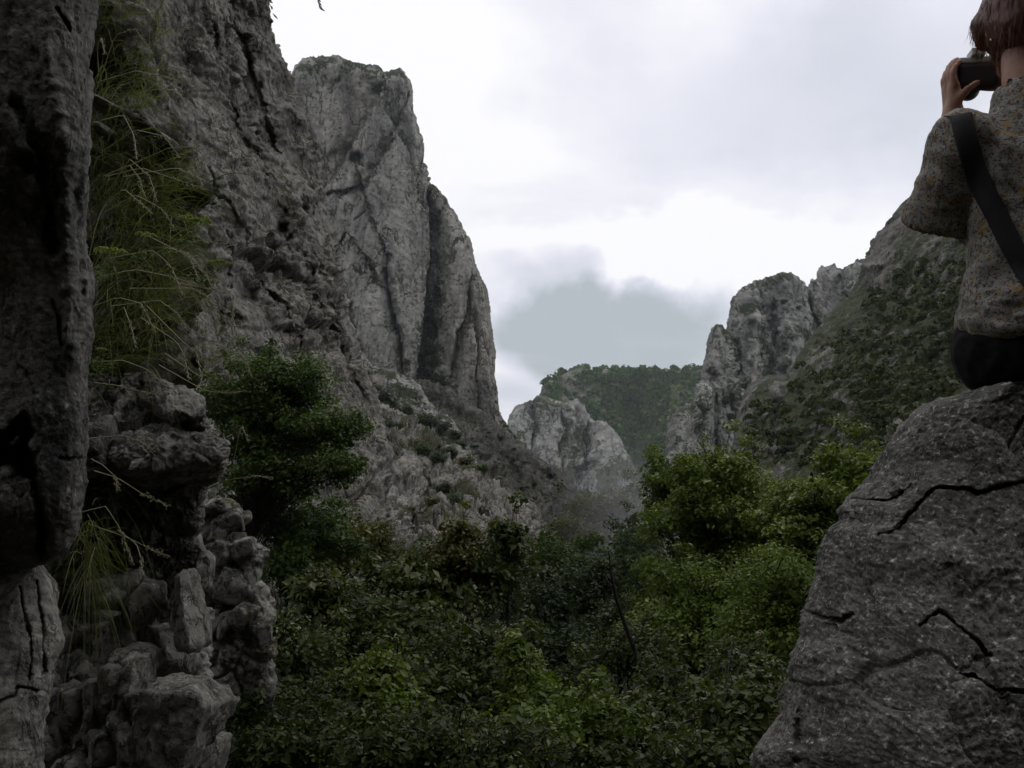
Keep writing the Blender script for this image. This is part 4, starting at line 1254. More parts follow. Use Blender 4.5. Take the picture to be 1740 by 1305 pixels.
# ---- shrub prototypes for ledges and slopes (unit size)
def shrub_mesh(seed, mat, n_cl=16, nl=60, leaf=0.16):
    rng = np.random.default_rng(seed)
    c = rng.normal(size=(n_cl, 3)); c /= np.linalg.norm(c, axis=1)[:, None]
    c *= rng.random(n_cl)[:, None] ** .4 * np.array([.75, .75, .5]); c[:, 2] += 0.5
    cid = np.repeat(np.arange(n_cl), nl)
    d = rng.normal(size=(len(cid), 3)); d /= np.linalg.norm(d, axis=1)[:, None]
    pos = c[cid] + d * (rng.random(len(cid)) ** .45)[:, None] * 0.34
    tint = np.clip(.4 + rng.normal(0, .15, n_cl)[cid] + rng.normal(0, .15, len(cid)), 0, 1)
    v, f, t = leaf_geo(pos, d * .6 + np.array([0, 0, .7]), leaf * rng.uniform(.7, 1.3, len(cid)), tint, rng, width=.38)
    fo = mesh_np('foliage', v, f, mat, attrs={'tint': t}, smooth=False)
    w = Acc()
    for q in c[:8]:
        w.add(*tube(np.stack([np.array([0, 0, -.15]), q * .5 + np.array([0, 0, .05]), q]), np.array([.05, .035, .01]), 5))
    st = w.build('stems', M_bark)
    m1, m2 = fo.data, st.data
    bpy.data.objects.remove(fo); bpy.data.objects.remove(st)
    return m1, m2


PROTO = [shrub_mesh(500 + i, m) for i, m in enumerate((M_leafD, M_leafA, M_leafY, M_leafD))]


def shrubs(patch, spots, label, group):
    for (px, py, size_px, kind) in spots:
        v, n = surf_at(patch, px, py)
        s = size_px * v[1] / F / 2 * 1.25
        e = empty('shrub', v - n * s * 0.05)
        fl = 0.6 if patch in ('right_slope', 'scree_ridge') else 0.95
        e.scale = (s * (1.15 if fl < .9 else 1), s, s * fl)
        e.rotation_euler = (0, 0, (px * 7.3 + py) % 6.28)
        tag(e, label, 'shrub', group)
        for nm, me in zip(('foliage', 'stems'), PROTO[kind]):
            o = bpy.data.objects.new(nm, me); sc.collection.objects.link(o); o.parent = e


rs = random.Random(5)
shrubs('cliff_tower', [(728, 545, 22, 0), (738, 570, 26, 0), (732, 600, 30, 0), (745, 625, 30, 0), (728, 640, 26, 0), (752, 655, 30, 0), (770, 680, 28, 0), (740, 680, 26, 0), (800, 700, 20, 3), (820, 712, 18, 3), (716, 580, 16, 0)],
       'dark shrub growing in the gully between tower and slab', 'shrubs in the tower gully')
shrubs('rock_rib', [(618, 640, 26, 0), (632, 668, 30, 2), (655, 690, 34, 0), (672, 700, 30, 1), (690, 715, 34, 0), (712, 728, 34, 1), (735, 735, 34, 0), (755, 738, 30, 0), (772, 750, 28, 3), (700, 740, 30, 2), (680, 728, 28, 0), (780, 765, 22, 1)],
       'shrub on the green ledge at the foot of the tower', 'shrubs on the green ledge')
shrubs('rock_ledge_ridge', [(765, 775, 30, 0), (790, 800, 30, 2), (812, 815, 24, 1), (745, 800, 30, 0), (752, 840, 34, 0), (735, 870, 30, 2), (775, 870, 28, 0), (720, 770, 26, 1), (668, 740, 24, 0), (905, 880, 14, 2), (600, 860, 34, 2), (640, 860, 26, 1), (620, 830, 30, 0), (850, 900, 22, 0), (880, 960, 26, 1)],
       'shrub rooted between rocks of the knobbly outcrop', 'shrubs on the knobbly outcrop')
spots = []
for _ in range(26):
    cx, cy = rs.uniform(1350, 1640), rs.uniform(430, 770)
    for _ in range(rs.choice((2, 3, 4, 6, 8))):
        t_ = rs.gauss(0, 26)
        spots.append((cx + t_ + rs.gauss(0, 6), cy - t_ * 0.75 + rs.gauss(0, 9), rs.choice((5, 6, 7, 8, 10, 14)) * rs.uniform(.8, 1.3), rs.choice((1, 2, 2, 2, 0))))
spots = [q for q in spots if q[0] < 1650 and q[1] > 560 - (q[0] - 1400) * 0.55 + 24]
spots += [(1545, 520, 24, 0), (1560, 545, 20, 1), (1600, 600, 34, 0), (1570, 640, 26, 1), (1540, 670, 30, 0), (1500, 690, 22, 2), (1610, 650, 32, 1), (1350, 740, 32, 0), (1340, 770, 34, 3), (1300, 700, 20, 3), (1280, 740, 20, 3), (1290, 660, 14, 2), (1590, 570, 26, 0), (1620, 620, 30, 0), (1530, 640, 22, 2)]
shrubs('right_slope', spots, 'low shrub dotted on the stony right slope', 'shrubs on the right slope')
shrubs('right_cliff', [(1245, 600, 12, 0), (1255, 640, 16, 0), (1268, 660, 16, 0), (1230, 690, 18, 0), (1250, 690, 18, 3), (1240, 720, 18, 3), (1330, 520, 14, 2), (1350, 530, 12, 2)],
       'dark shrub on a ledge of the pale right cliff', 'shrubs on the right cliff')
spots = [(rs.uniform(800, 985), 0, rs.choice((6, 7, 8, 9, 12)), rs.choice((3, 2, 2, 0))) for _ in range(110)]
spots = [(x, np.interp(x, [800, 985], [705, 850]) + rs.random() ** 1.2 * 110, s, k) for x, _, s, k in spots]
shrubs('scree_ridge', spots, 'small dark shrub on the sloping scree ridge', 'shrubs on the scree ridge')

for (px, Y, hpx, kind, lb) in ((1000, 150, 44, 2, 'olive tree far down on the gorge floor, left of three'), (1045, 170, 40, 1, 'green tree far down on the gorge floor, middle of three'), (1085, 150, 46, 1, 'green tree far down on the gorge floor, right of three'),
                           (1015, 100, 60, 2, 'olive tree in mist above the bare trunk'), (1068, 95, 62, 1, 'green tree in mist behind the bare trunk'), (975, 110, 52, 1, 'green tree in mist at the end of the scree ridge'),
                           (1030, 240, 34, 0, 'dark tree before the foot of the far cliff'), (1070, 260, 30, 0, 'dark tree at the right foot of the far cliff'), (1100, 120, 60, 0, 'dark tree tucked behind the leafy trees'), (990, 220, 34, 0, 'dark tree at the left foot of the far cliff'),
                           (1050, 130, 50, 2, 'yellowish tree in the middle of the misty gap')):
    b0 = gbase(px, Y)
    top_z = (800 - (826 if Y > 200 else 846 if Y > 120 else 868)) / F * Y
    hgt = max(3.0, top_z - b0[2])
    e = empty('valley_tree', b0)
    w_ = hpx * Y / F * 0.75
    e.scale = (w_, w_, hgt)
    tag(e, lb, 'tree', 'small trees on the gorge floor')
    for nm, me in zip(('crown', 'trunk'), PROTO[kind]):
        o = bpy.data.objects.new(nm, me); sc.collection.objects.link(o); o.parent = e

# ---- stones lying on the right slope (pieces of the slope)
SM = []
for i in range(5):
    w, f = block_shape(2, 700 + i, 10, 0.10, 12)
    o = mesh_np('stone', w, f, M_slope, attrs={'veg': np.zeros(len(w))}, smooth=False)
    SM.append(o.data); bpy.data.objects.remove(o)
slope = bpy.data.objects['right_slope']
for i in range(420):
    px = rs.uniform(1270, 1640); py = rs.uniform(400, 800)
    if py < 600 - (px - 1360) * 0.95 + 14 and px > 1340: continue
    if px < 1345 and py < 665: continue
    v, n = surf_at('right_slope', px, py)
    s = rs.choice((3, 3.5, 4, 5, 6, 9)) * v[1] / F
    o = bpy.data.objects.new('stone', SM[i % 5]); sc.collection.objects.link(o)
    o.parent = slope; o.location = v; o.scale = (s * rs.uniform(.7, 1.2), s * rs.uniform(.7, 1.2), s * rs.uniform(.6, 1.3))
    o.rotation_euler = (rs.random() * 6, rs.random() * 6, rs.random() * 6)

# ---- forest on the far hill (one mass)
def forest(name, patch, boxes, n, r_m, mat, seed, label):
    rng = np.random.default_rng(seed)
    G, v, nn = SURF[patch]
    m = np.zeros(len(G), bool)
    for (x0, y0, x1, y1) in boxes:
        m |= (G[:, 0] > x0) & (G[:, 0] < x1) & (G[:, 1] > y0) & (G[:, 1] < y1)
    idx = np.nonzero(m)[0]
    # even cover: keep one crown per small cell of the hillside
    pick = rng.choice(idx, n)
    acc = Acc()
    iv, iF = ico(1)
    V = []; Fs = []; T = []
    nl = 30
    c = v[pick] + rng.normal(size=(n, 3)) * r_m * .5
    r = r_m * rng.uniform(.6, 1.4, n)
    cid = np.repeat(np.arange(n), nl)
    d = rng.normal(size=(len(cid), 3)); d /= np.linalg.norm(d, axis=1)[:, None]
    d[:, 2] = np.abs(d[:, 2]) * 1.1 - .15
    pos = c[cid] + d * r[cid][:, None]
    tint = np.clip(.45 + rng.normal(0, .30, n)[cid] + rng.normal(0, .12, len(cid)) + .3 * perlin(pos / 60), 0, 1)
    vv, f, t = leaf_geo(pos, d + rng.normal(size=d.shape) * .35, r[cid] * .75, tint, rng, width=.45)
    o = mesh_np(name, vv, f, mat, attrs={'tint': t}, smooth=False)
    tag(o, label, name, kind='stuff')


forest('forest', 'far_hill', [(926, 610, 1320, 860)], 2300, 5.0, M_wood, 61, 'dense green wood covering the far hill')

M_scrub = leaf_mat('scrub_leaf', (0.016, 0.026, 0.006), (0.034, 0.046, 0.011), (0.062, 0.070, 0.018), rough=.6)
forest('scrub', 'right_slope', [(1350, 620, 1650, 800), (1420, 560, 1650, 640), (1480, 500, 1650, 570), (1530, 450, 1650, 510), (1270, 690, 1360, 800)], 900, 0.75, M_scrub, 62, 'low green scrub scattered over the stony right slope')

# ------------------------------------------------------------------ grass on the bank
def blade_geo(root, d0, L, droop, w, rng, segs=5):
    n = len(root)
    t = np.linspace(0, 1, segs + 1)
    d0 = d0 / np.linalg.norm(d0, axis=1)[:, None]
    pos = root[:, None] + d0[:, None] * (L[:, None] * t[None])[:, :, None]
    pos[:, :, 2] -= (droop * L)[:, None] * t[None] ** 2.2
    side = np.cross(d0, np.array([0.3, 1, 0.2])[None] + rng.normal(size=(n, 3)) * .4)
    side /= np.linalg.norm(side, axis=1)[:, None] + 1e-9
    ww = w[:, None] * (1 - t[None] ** 2 * .92)
    a = pos + side[:, None] * ww[:, :, None]; b = pos - side[:, None] * ww[:, :, None]
    v = np.stack([a, b], 2).reshape(-1, 3)
    k = (segs + 1) * 2
    i = np.arange(n)[:, None, None] * k + np.arange(segs)[None, :, None] * 2 + np.array([0, 1, 3, 2])[None, None]
    return v, i.reshape(-1, 4), pos


rg = np.random.default_rng(77)
acc = Acc()
tufts = [(165, 60, .6), (180, 120, .6), (175, 190, .7), (230, 200, .5), (165, 250, .9), (200, 290, 1.0), (240, 300, .9), (170, 340, 1.2), (215, 360, 1.2), (260, 360, .9), (180, 410, 1.4), (225, 420, 1.4), (270, 420, 1.0),
         (175, 470, 1.4), (220, 480, 1.4), (265, 490, 1.1), (180, 530, 1.2), (225, 540, 1.2), (260, 550, .9), (175, 600, .9), (215, 610, .8), (170, 660, .7), (190, 700, .4), (165, 760, .5), (160, 830, .4), (290, 330, .6), (240, 140, .4), (200, 30, .5), (250, 60, .3)]
for (px, py, wt) in tufts:
    k = int(72 * wt)
    jx = px + rg.normal(0, 15, k); jy = py + rg.normal(0, 22, k)
    root = np.array([surf_at('rock_bank', x, y)[0] for x, y in zip(jx, jy)])
    d0 = np.stack([rg.normal(.55, .35, k), rg.normal(-.45, .25, k), rg.normal(.45, .30, k)], -1)
    L = rg.uniform(.16, .52, k)
    v, f, pos = blade_geo(root, d0, L, rg.uniform(.35, 1.0, k), rg.uniform(.0012, .0024, k), rg)
    acc.add(v, f, np.repeat(np.clip(rg.normal(.35, .2, k), 0, 1), 12))
# fringe hanging under the pillar
k = 130
root = P(rg.normal(150, 10, k), rg.normal(930, 28, k), np.full(k, 3.3))
v, f, pos = blade_geo(root, np.stack([rg.normal(.35, .3, k), rg.normal(-.3, .2, k), rg.normal(-.1, .4, k)], -1), rg.uniform(.12, .34, k), rg.uniform(.5, 1.1, k), rg.uniform(.001, .0018, k), rg)
acc.add(v, f, np.repeat(np.clip(rg.normal(.45, .2, k), 0, 1), 12))
tag(acc.build('grass', M_grass), 'long fine grass hanging from the rock bank', 'grass', kind='stuff')


# seed-headed stalks: each a thing
def stalk(pts, Y0, Y1, w=.0021, head=.34, thick=.0062, label='thin grass stalk with a pale drooping seed head on the left bank'):
    pts = resample(pts, 12)
    Yv = np.linspace(Y0, Y1, 12)
    path = P(pts[:, 0], pts[:, 1], Yv)
    e = empty('grass_stalk', path[0])
    tag(e, label, 'grass stalk', 'seed-headed grass stalks')
    a = Acc(); a.add(*tube(path, np.linspace(w, w * .5, 12), 4), t=np.full(48, 1.0))
    a.build('stem', M_grass, e, offset=path[0])
    h = Acc()
    n0 = int(12 * (1 - head))
    seg = path[n0:]
    k = 40
    tt = np.linspace(0, .999, k) * (len(seg) - 1.01); i0 = tt.astype(int)
    pos = seg[i0] * (1 - (tt - i0))[:, None] + seg[i0 + 1] * (tt - i0)[:, None] + rg.normal(size=(k, 3)) * thick * .6
    dirv = (seg[-1] - seg[0]); dirv /= np.linalg.norm(dirv)
    for p in pos:
        q = p + dirv * .012 + rg.normal(size=3) * .003
        h.add(*tube(np.stack([p, (p + q) / 2, q]), np.array([.0006, thick * .36, .0004]), 4), t=np.full(12, rg.random()))
    h.build('seed_head', M_seed, e, offset=path[0])


S = [([(165, 150), (195, 60), (230, 48), (258, 90)], 4.0, 3.6), ([(168, 130), (165, 80), (172, 62), (178, 92)], 4.0, 3.7), ([(170, 205), (210, 195), (228, 230), (232, 268)], 4.0, 3.5),
     ([(170, 260), (230, 220), (280, 232), (306, 268)], 4.0, 3.4), ([(180, 300), (240, 285), (300, 305), (350, 322)], 4.0, 3.4), ([(180, 330), (220, 270), (255, 300), (266, 340)], 3.9, 3.5),
     ([(175, 350), (210, 320), (245, 350), (258, 362)], 3.9, 3.5), ([(180, 360), (230, 330), (275, 355), (298, 390)], 3.9, 3.5), ([(175, 300), (220, 280), (235, 300), (247, 335)], 3.9, 3.5),
     ([(165, 140), (230, 120), (290, 132), (312, 142)], 4.0, 3.5), ([(200, 290), (290, 250), (345, 250), (358, 262)], 4.0, 3.4), ([(210, 300), (300, 285), (335, 300), (352, 310)], 4.0, 3.4),
     ([(170, 470), (230, 458), (290, 470), (345, 486)], 3.6, 3.2), ([(200, 480), (280, 420), (320, 430), (338, 475)], 3.6, 3.2), ([(220, 490), (330, 490), (360, 510), (368, 530)], 3.6, 3.3),
     ([(170, 560), (210, 520), (225, 560), (230, 590)], 3.5, 3.2), ([(165, 615), (210, 612), (250, 628), (300, 670)], 3.5, 3.2), ([(160, 650), (200, 655), (250, 668), (285, 672)], 3.4, 3.2),
     ([(240, 540), (300, 580), (312, 600), (322, 645)], 3.6, 3.3), ([(250, 520), (310, 580), (335, 600), (342, 640)], 3.6, 3.3), ([(280, 600), (340, 640), (380, 635), (382, 636)], 3.6, 3.3), ([(270, 620), (350, 665), (390, 668), (418, 664)], 3.6, 3.3),
     ([(160, 800), (200, 812), (240, 838), (285, 860)], 3.3, 3.0), ([(150, 745), (210, 740), (235, 750), (262, 768)], 3.3, 3.1), ([(155, 780), (175, 790), (196, 810), (200, 832)], 3.3, 3.1), ([(140, 870), (180, 860), (205, 900), (225, 955)], 3.3, 3.1), ([(150, 890), (220, 915), (260, 935), (288, 946)], 3.3, 3.0), ([(200, 900), (232, 925), (240, 950), (242, 978)], 3.3, 3.1),
     ([(330, 840), (390, 815), (440, 808), (462, 815)], 3.9, 3.6), ([(350, 800), (395, 790), (410, 720), (422, 752)], 3.9, 3.6), ([(330, 640), (395, 600), (412, 600), (428, 640)], 3.7, 3.5), ([(300, 480), (400, 500), (395, 540), (398, 588)], 3.6, 3.4),
     ([(160, 520), (200, 505), (240, 515), (262, 560)], 3.5, 3.2), ([(180, 440), (260, 425), (290, 450), (310, 500)], 3.6, 3.3), ([(190, 520), (270, 510), (300, 530), (318, 560)], 3.6, 3.3), ([(250, 400), (330, 440), (352, 470), (360, 490)], 3.6, 3.3),
     ([(176, -60), (330, -90), (440, -40), (462, 16)], 2.4, 2.2), ([(180, -60), (380, -120), (520, -60), (546, -2), (543, 13)], 2.4, 2.2)]
SL = {0: 'bushy grass head topmost on the left bank beside the pillar', 9: 'straight grass stalk leaning right near the top of the bank', 12: 'long level grass stalk reaching right across the widest grass', 16: 'long pale stalk arching down onto the jutting rock',
      17: 'pale nearly level stalk just above the jutting rock', 20: 'grass stalk tip level against the forked tree', 21: 'lower grass stalk reaching over into the forked tree', 22: 'pale stalk slanting down across the undercut shadow', 23: 'faint stalk lying across the face of the jutting rock',
      25: 'stalk drooping steeply below the pillar corner', 26: 'stalk pointing right across the dark cave', 28: 'stalk with curled tip right of the jutting rock', 29: 'upright stalk in front of the forked tree trunk', 30: 'stalk hanging before the top of the forked tree', 31: 'stalk tip against smooth cliff above the forked tree',
      36: 'grass tip hanging in the sky at the top border, left one', 37: 'grass tip hanging in the sky at the top border, right one'}
for i, (pts, y0, y1) in enumerate(S):
    if i in SL: stalk(pts, y0, y1, label=SL[i])
    else: stalk(pts, y0, y1)


# yellow-green umbels
def umbel(px, py, Y, r_px, root, label):
    rpt = P(root[0], root[1], Y + .25)
    e = empty('umbel_plant', rpt)
    tag(e, label, 'wildflower', 'yellow-green umbel plants')
    c = P(px, py, Y); r = r_px * Y / F
    a = Acc()
    mid = (rpt + c) / 2 + np.array([.02, -.02, .02])
    s = np.linspace(0, 1, 8)[:, None]
    path = (1 - s) ** 2 * rpt + 2 * s * (1 - s) * mid + s * s * (c - np.array([0, 0, r * .8]))
    a.add(*tube(path, np.linspace(.0022, .0014, 8), 5), t=np.full(40, .5))
    tips = []
    for i in range(14):
        th = rg.random() * 6.28; q = rg.random() ** .5
        tip = c + np.array([math.cos(th) * r * q, math.sin(th) * r * q, r * .25 * (1 - q * q)])
        tips.append(tip)
        a.add(*tube(np.stack([path[-1], (path[-1] + tip) / 2 + np.array([0, 0, r * .04]), tip]), np.array([.0011, .0008, .0006]), 4), t=np.full(12, .6))
    a.build('stem', M_grass, e, offset=rpt)
    h = Acc()
    for tip in tips:
        k = 26
        d = rg.normal(size=(k, 3)); d[:, 2] = np.abs(d[:, 2]); d /= np.linalg.norm(d, axis=1)[:, None]
        v, f, t = leaf_geo(tip + d * r * .22, d, np.full(k, r * .16), rg.random(k), rg, width=.45)
        h.add(v, f, t)
    h.build('flower_head', M_umbel, e, offset=rpt, smooth=False)
    lf = Acc()
    for i in range(7):
        q = path[rg.integers(1, 6)]
        k = 16; d = rg.normal(size=3) * np.array([1, .6, .3]); d /= np.linalg.norm(d)
        tt = np.linspace(.1, 1, k)
        v, f, t = leaf_geo(q + d[None] * (tt * .06)[:, None] + rg.normal(size=(k, 3)) * .008, np.tile([0, -.4, 1.], (k, 1)) + rg.normal(size=(k, 3)) * .3, np.full(k, .016), rg.random(k) * .6, rg)
        lf.add(v, f, t)
    lf.build('foliage', M_leafR, e, offset=rpt, smooth=False)


umbel(332, 376, 3.5, 26, (290, 440), 'yellow-green umbel flower standing clear of the grass against the cliff')
umbel(245, 402, 3.5, 18, (225, 470), 'small yellow umbel flower in the middle of the grass')
umbel(188, 430, 3.4, 24, (180, 500), 'broad pale umbel flower next to the pillar edge')
umbel(370, 448, 3.6, 18, (320, 500), 'yellow-green flower tuft furthest right on the bank')
umbel(170, 596, 3.3, 12, (165, 650), 'pale small flower above the two long arching stalks')

# ------------------------------------------------------------------ the photographer
class Field:
    def __init__(s, lo, hi, h):
        s.lo = np.array(lo, float); s.h = h
        s.n = np.ceil((np.array(hi) - s.lo) / h).astype(int) + 1
        s.f = np.full(s.n, 0.2, np.float32)

    def _sub(s, lo, hi):
        a = np.clip(np.floor((lo - s.lo) / s.h).astype(int), 0, s.n - 1)
        b = np.clip(np.ceil((hi - s.lo) / s.h).astype(int) + 1, 1, s.n)
        sl = tuple(slice(x, y) for x, y in zip(a, b))
        g = np.meshgrid(*[s.lo[i] + s.h * np.arange(a[i], b[i]) for i in range(3)], indexing='ij')
        return sl, np.stack(g, -1)

    def _put(s, sl, d, k, cut):
        f = s.f[sl]
        if cut:
            s.f[sl] = np.maximum(f, -d)
            return
        if k > 0:
            h = np.clip(.5 + .5 * (d - f) / k, 0, 1)
            s.f[sl] = d * (1 - h) + f * h - k * h * (1 - h)
        else:
            s.f[sl] = np.minimum(f, d)

    def cone(s, a, b, r1, r2, k=0.02, cut=False):
        a = np.array(a, float); b = np.array(b, float); m = max(r1, r2) + k + .05
        sl, p = s._sub(np.minimum(a, b) - m, np.maximum(a, b) + m)
        ab = b - a; t = np.clip(((p - a) @ ab) / (ab @ ab + 1e-12), 0, 1)
        d = np.linalg.norm(p - a - t[..., None] * ab, axis=-1) - (r1 + (r2 - r1) * t)
        s._put(sl, d, k, cut)

    def ell(s, c, r, k=0.02, cut=False):
        c = np.array(c, float); r = np.array(r, float); m = r + k + .05
        sl, p = s._sub(c - m, c + m)
        q = (p - c) / r
        l = np.linalg.norm(q, axis=-1)
        d = l * (l - 1) / (np.linalg.norm(q / r, axis=-1) + 1e-6)
        s._put(sl, d, k, cut)

    def mesh(s):
        f = s.f; neg = f < 0
        nx, ny, nz = f.shape
        cs = {}
        cnt = np.zeros((nx - 1, ny - 1, nz - 1), np.int8)
        for dx in (0, 1):
            for dy in (0, 1):
                for dz in (0, 1):
                    cnt += neg[dx:nx - 1 + dx, dy:ny - 1 + dy, dz:nz - 1 + dz]
        act = (cnt > 0) & (cnt < 8)
        ci = np.argwhere(act)
        idx = np.full(act.shape, -1, np.int32); idx[act] = np.arange(len(ci))
        acc = np.zeros((len(ci), 3)); num = np.zeros(len(ci))
        for ax in range(3):
            o1, o2 = [i for i in range(3) if i != ax]
            for u in (0, 1):
                for w in (0, 1):
                    off = np.zeros(3, int); off[o1] = u; off[o2] = w
                    e = np.zeros(3, int); e[ax] = 1
                    A = f[tuple((ci + off).T)]; B = f[tuple((ci + off + e).T)]
                    m = (A < 0) != (B < 0)
                    t = np.where(m, A / np.where(np.abs(A - B) < 1e-9, 1, A - B), 0)
                    pos = off[None] + e[None] * t[:, None]
                    acc += pos * m[:, None]; num += m
        v = s.lo + s.h * (ci + acc / np.maximum(num, 1)[:, None])
        quads = []
        for ax in range(3):
            o1, o2 = (ax + 1) % 3, (ax + 2) % 3
            sl0 = [slice(None)] * 3; sl1 = [slice(None)] * 3
            sl0[ax] = slice(0, -1); sl1[ax] = slice(1, None)
            A = neg[tuple(sl0)]; B = neg[tuple(sl1)]
            e = np.argwhere(A != B)
            ok = (e[:, o1] > 0) & (e[:, o2] > 0) & (e[:, o1] < f.shape[o1] - 1) & (e[:, o2] < f.shape[o2] - 1)
            e = e[ok]
            fl = A[tuple(e.T)]
            def cell(du, dv):
                q = e.copy(); q[:, o1] -= du; q[:, o2] -= dv
                return idx[tuple(q.T)]
            q = np.stack([cell(1, 1), cell(0, 1), cell(0, 0), cell(1, 0)], -1)
            q[~fl] = q[~fl][:, ::-1]
            quads.append(q)
        return v, np.concatenate(quads)


def vnormals(v, q):
    n = np.zeros_like(v)
    fn = np.cross(v[q[:, 2]] - v[q[:, 0]], v[q[:, 3]] - v[q[:, 1]])
    for i in range(4):
        np.add.at(n, q[:, i], fn)
    return n / (np.linalg.norm(n, axis=1)[:, None] + 1e-12)


def build_person():
    pb = np.array([1.24, 2.32, 0.19])
    OX = np.array([0.05, 0.0, 0.0])
    e = empty('person', pb + OX)
    tag(e, 'photographer in floral shirt sitting on the boulder, seen from behind', 'person')
    skin, nt, b = new_mat('skin')
    b.inputs['Base Color'].default_value = (0.36, 0.20, 0.14, 1); b.inputs['Roughness'].default_value = .55
    b.inputs['Subsurface Weight'].default_value = 0.05
    h = skin.node_tree
    tc = N(h, 'ShaderNodeTexCoord').outputs['Object']
    r = ramp_cols(h, [(0.3, (0.27, 0.13, 0.085)), (0.7, (0.36, 0.195, 0.13))])
    h.links.new(tnoise(h, tc, 30, 5, .6), r.inputs[0]); h.links.new(r.outputs[0], b.inputs['Base Color'])
    # --- body, one continuous surface
    B = Field((0.93, 2.12, 0.10), (1.80, 3.20, 1.32), 0.0074)
    C = B.cone
    C((1.19, 2.32, .30), (1.31, 2.32, .30), .105, .105, .03)
    C((1.25, 2.32, .32), (1.245, 2.30, .48), .10, .10, .04)
    C((1.21, 2.29, .48), (1.20, 2.28, .72), .085, .09, .04)
    C((1.29, 2.30, .48), (1.28, 2.29, .72), .085, .09, .04)
    C((1.08, 2.28, .80), (1.38, 2.31, .80), .05, .05, .04)
    C((1.235, 2.275, .82), (1.252, 2.31, 1.04), .056, .052, .03)
    hx, hy, hz = 1.262, 2.335, 1.145
    B.ell((hx, hy, hz + .01), (.078, .094, .108), .02)
    C((hx, hy + .05, hz - .06), (hx, hy + .07, hz - .085), .045, .028, .03)           # jaw, chin
    C((hx, hy + .085, hz + .01), (hx, hy + .108, hz - .025), .010, .014, .012)        # nose
    C((hx - .018, hy + .088, hz - .055), (hx + .018, hy + .088, hz - .055), .007, .007, .006)   # lips
    for sx in (-1, 1):
        B.ell((hx + sx * .032, hy + .092, hz + .008), (.014, .010, .009), 0, cut=True)
        B.ell((hx + sx * .032, hy + .082, hz + .008), (.0125, .0125, .0125), .002)
        B.ell((hx + sx * .080, hy + .0, hz - .005), (.011, .02, .033), .006)
    # arms
    C((1.08, 2.28, .80), (1.085, 2.48, .70), .05, .042, .02)
    C((1.085, 2.48, .70), (1.168, 2.52, .985), .042, .028, .012)
    C((1.38, 2.31, .80), (1.44, 2.50, .70), .05, .042, .02)
    C((1.44, 2.50, .70), (1.315, 2.545, 1.025), .042, .028, .012)
    U = .04
    # left hand: palm under the camera's left end, fingers up its side
    C((1.166, 2.505, .965 + U), (1.166, 2.505, 1.015 + U), .018, .017, .012)
    C((1.166, 2.535, .965 + U), (1.166, 2.540, 1.015 + U), .018, .017, .012)
    for i, (fy, L) in enumerate(((2.490, .058), (2.508, .070), (2.527, .074), (2.546, .064))):
        k1 = (1.157, fy, 1.012 + U + .5 * L); k2 = (1.163, fy, 1.012 + U + .85 * L); k3 = (1.180, fy + .002, 1.02 + U + 1.05 * L)
        C((1.162, fy, 1.012 + U), k1, .0092, .0088, .003); C(k1, k2, .0088, .0082, .001); C(k2, k3, .0082, .0070, .001)
    C((1.170, 2.495, .97 + U), (1.190, 2.476, .995 + U), .012, .010, .004); C((1.190, 2.476, .995 + U), (1.215, 2.474, 1.012 + U), .010, .008, .001)
    # right hand on the other end
    C((1.315, 2.53, 1.0 + U), (1.308, 2.52, 1.05 + U), .018, .017, .012)
    for i, (fz, L) in enumerate(((1.035 + U, .050), (1.055 + U, .060), (1.075 + U, .058), (1.094 + U, .05))):
        k1 = (1.316, 2.55 + .018, fz); k2 = (1.300, 2.572, fz); k3 = (1.312 - L, 2.566, fz)
        C((1.318, 2.53, fz - .006), k1, .0092, .0088, .003); C(k1, k2, .0088, .0082, .001); C(k2, k3, .0082, .0070, .001)
    C((1.312, 2.50, 1.03 + U), (1.285, 2.474, 1.045 + U), .011, .009, .004)
    # legs, knees drawn up
    for (hp, kn, an, to) in (((1.19, 2.33, .30), (1.385, 2.70, .46), (1.44, 2.90, .27), (1.50, 3.02, .235)), ((1.32, 2.33, .30), (1.53, 2.67, .47), (1.60, 2.87, .27), (1.66, 2.99, .235))):
        C(hp, kn, .085, .058, .03); C(kn, an, .056, .036, .01); C(an, to, .036, .026, .01)
    v, q = B.mesh()
    mesh_np('body', v - pb, q, skin, e)
    # --- trousers
    T = Field((1.0, 2.12, 0.12), (1.80, 3.05, 0.62), 0.0095)
    C = T.cone
    C((1.175, 2.31, .30), (1.33, 2.32, .30), .122, .122, .03)
    C((1.22, 2.31, .33), (1.28, 2.31, .36), .118, .118, .03)
    for (hp, kn, an) in (((1.19, 2.33, .30), (1.385, 2.70, .46), (1.432, 2.87, .30)), ((1.32, 2.33, .30), (1.53, 2.67, .47), (1.592, 2.84, .30))):
        C(hp, kn, .100, .072, .03); C(kn, an, .070, .055, .01)
    v, q = T.mesh(); n = vnormals(v, q)
    v = v + n * (.006 * ridged(v / .07, 3, seed=5))[:, None]
    mesh_np('trousers', v - pb, q, plain_mat('black_cloth', (0.012, 0.011, 0.012), .9, .4, 60, .15, bump=.3), e)
    # --- shirt
    sm, nt, b = new_mat('floral_cloth')
    L = nt.links.new
    tc = N(nt, 'ShaderNodeTexCoord').outputs['Object']
    col = mixc(nt, mrange(nt, tnoise(nt, tc, 25, 4), .35, .65), (0.20, 0.20, 0.175), (0.28, 0.28, 0.25))
    col = mixc(nt, mrange(nt, tnoise(nt, tc, 95, 3, .65, dist=.6), .52, .58), col, (0.115, 0.105, 0.095))
    col = mixc(nt, mrange(nt, tnoise(nt, tc, 58, 3, .6, stretch=(1.1, .9, 1.0), dist=.5), .57, .62), col, (0.26, 0.165, 0.05))
    col = mixc(nt, mrange(nt, tnoise(nt, tc, 105, 3, .6, stretch=(.9, 1.1, 1.2)), .58, .62), col, (0.10, 0.045, 0.055))
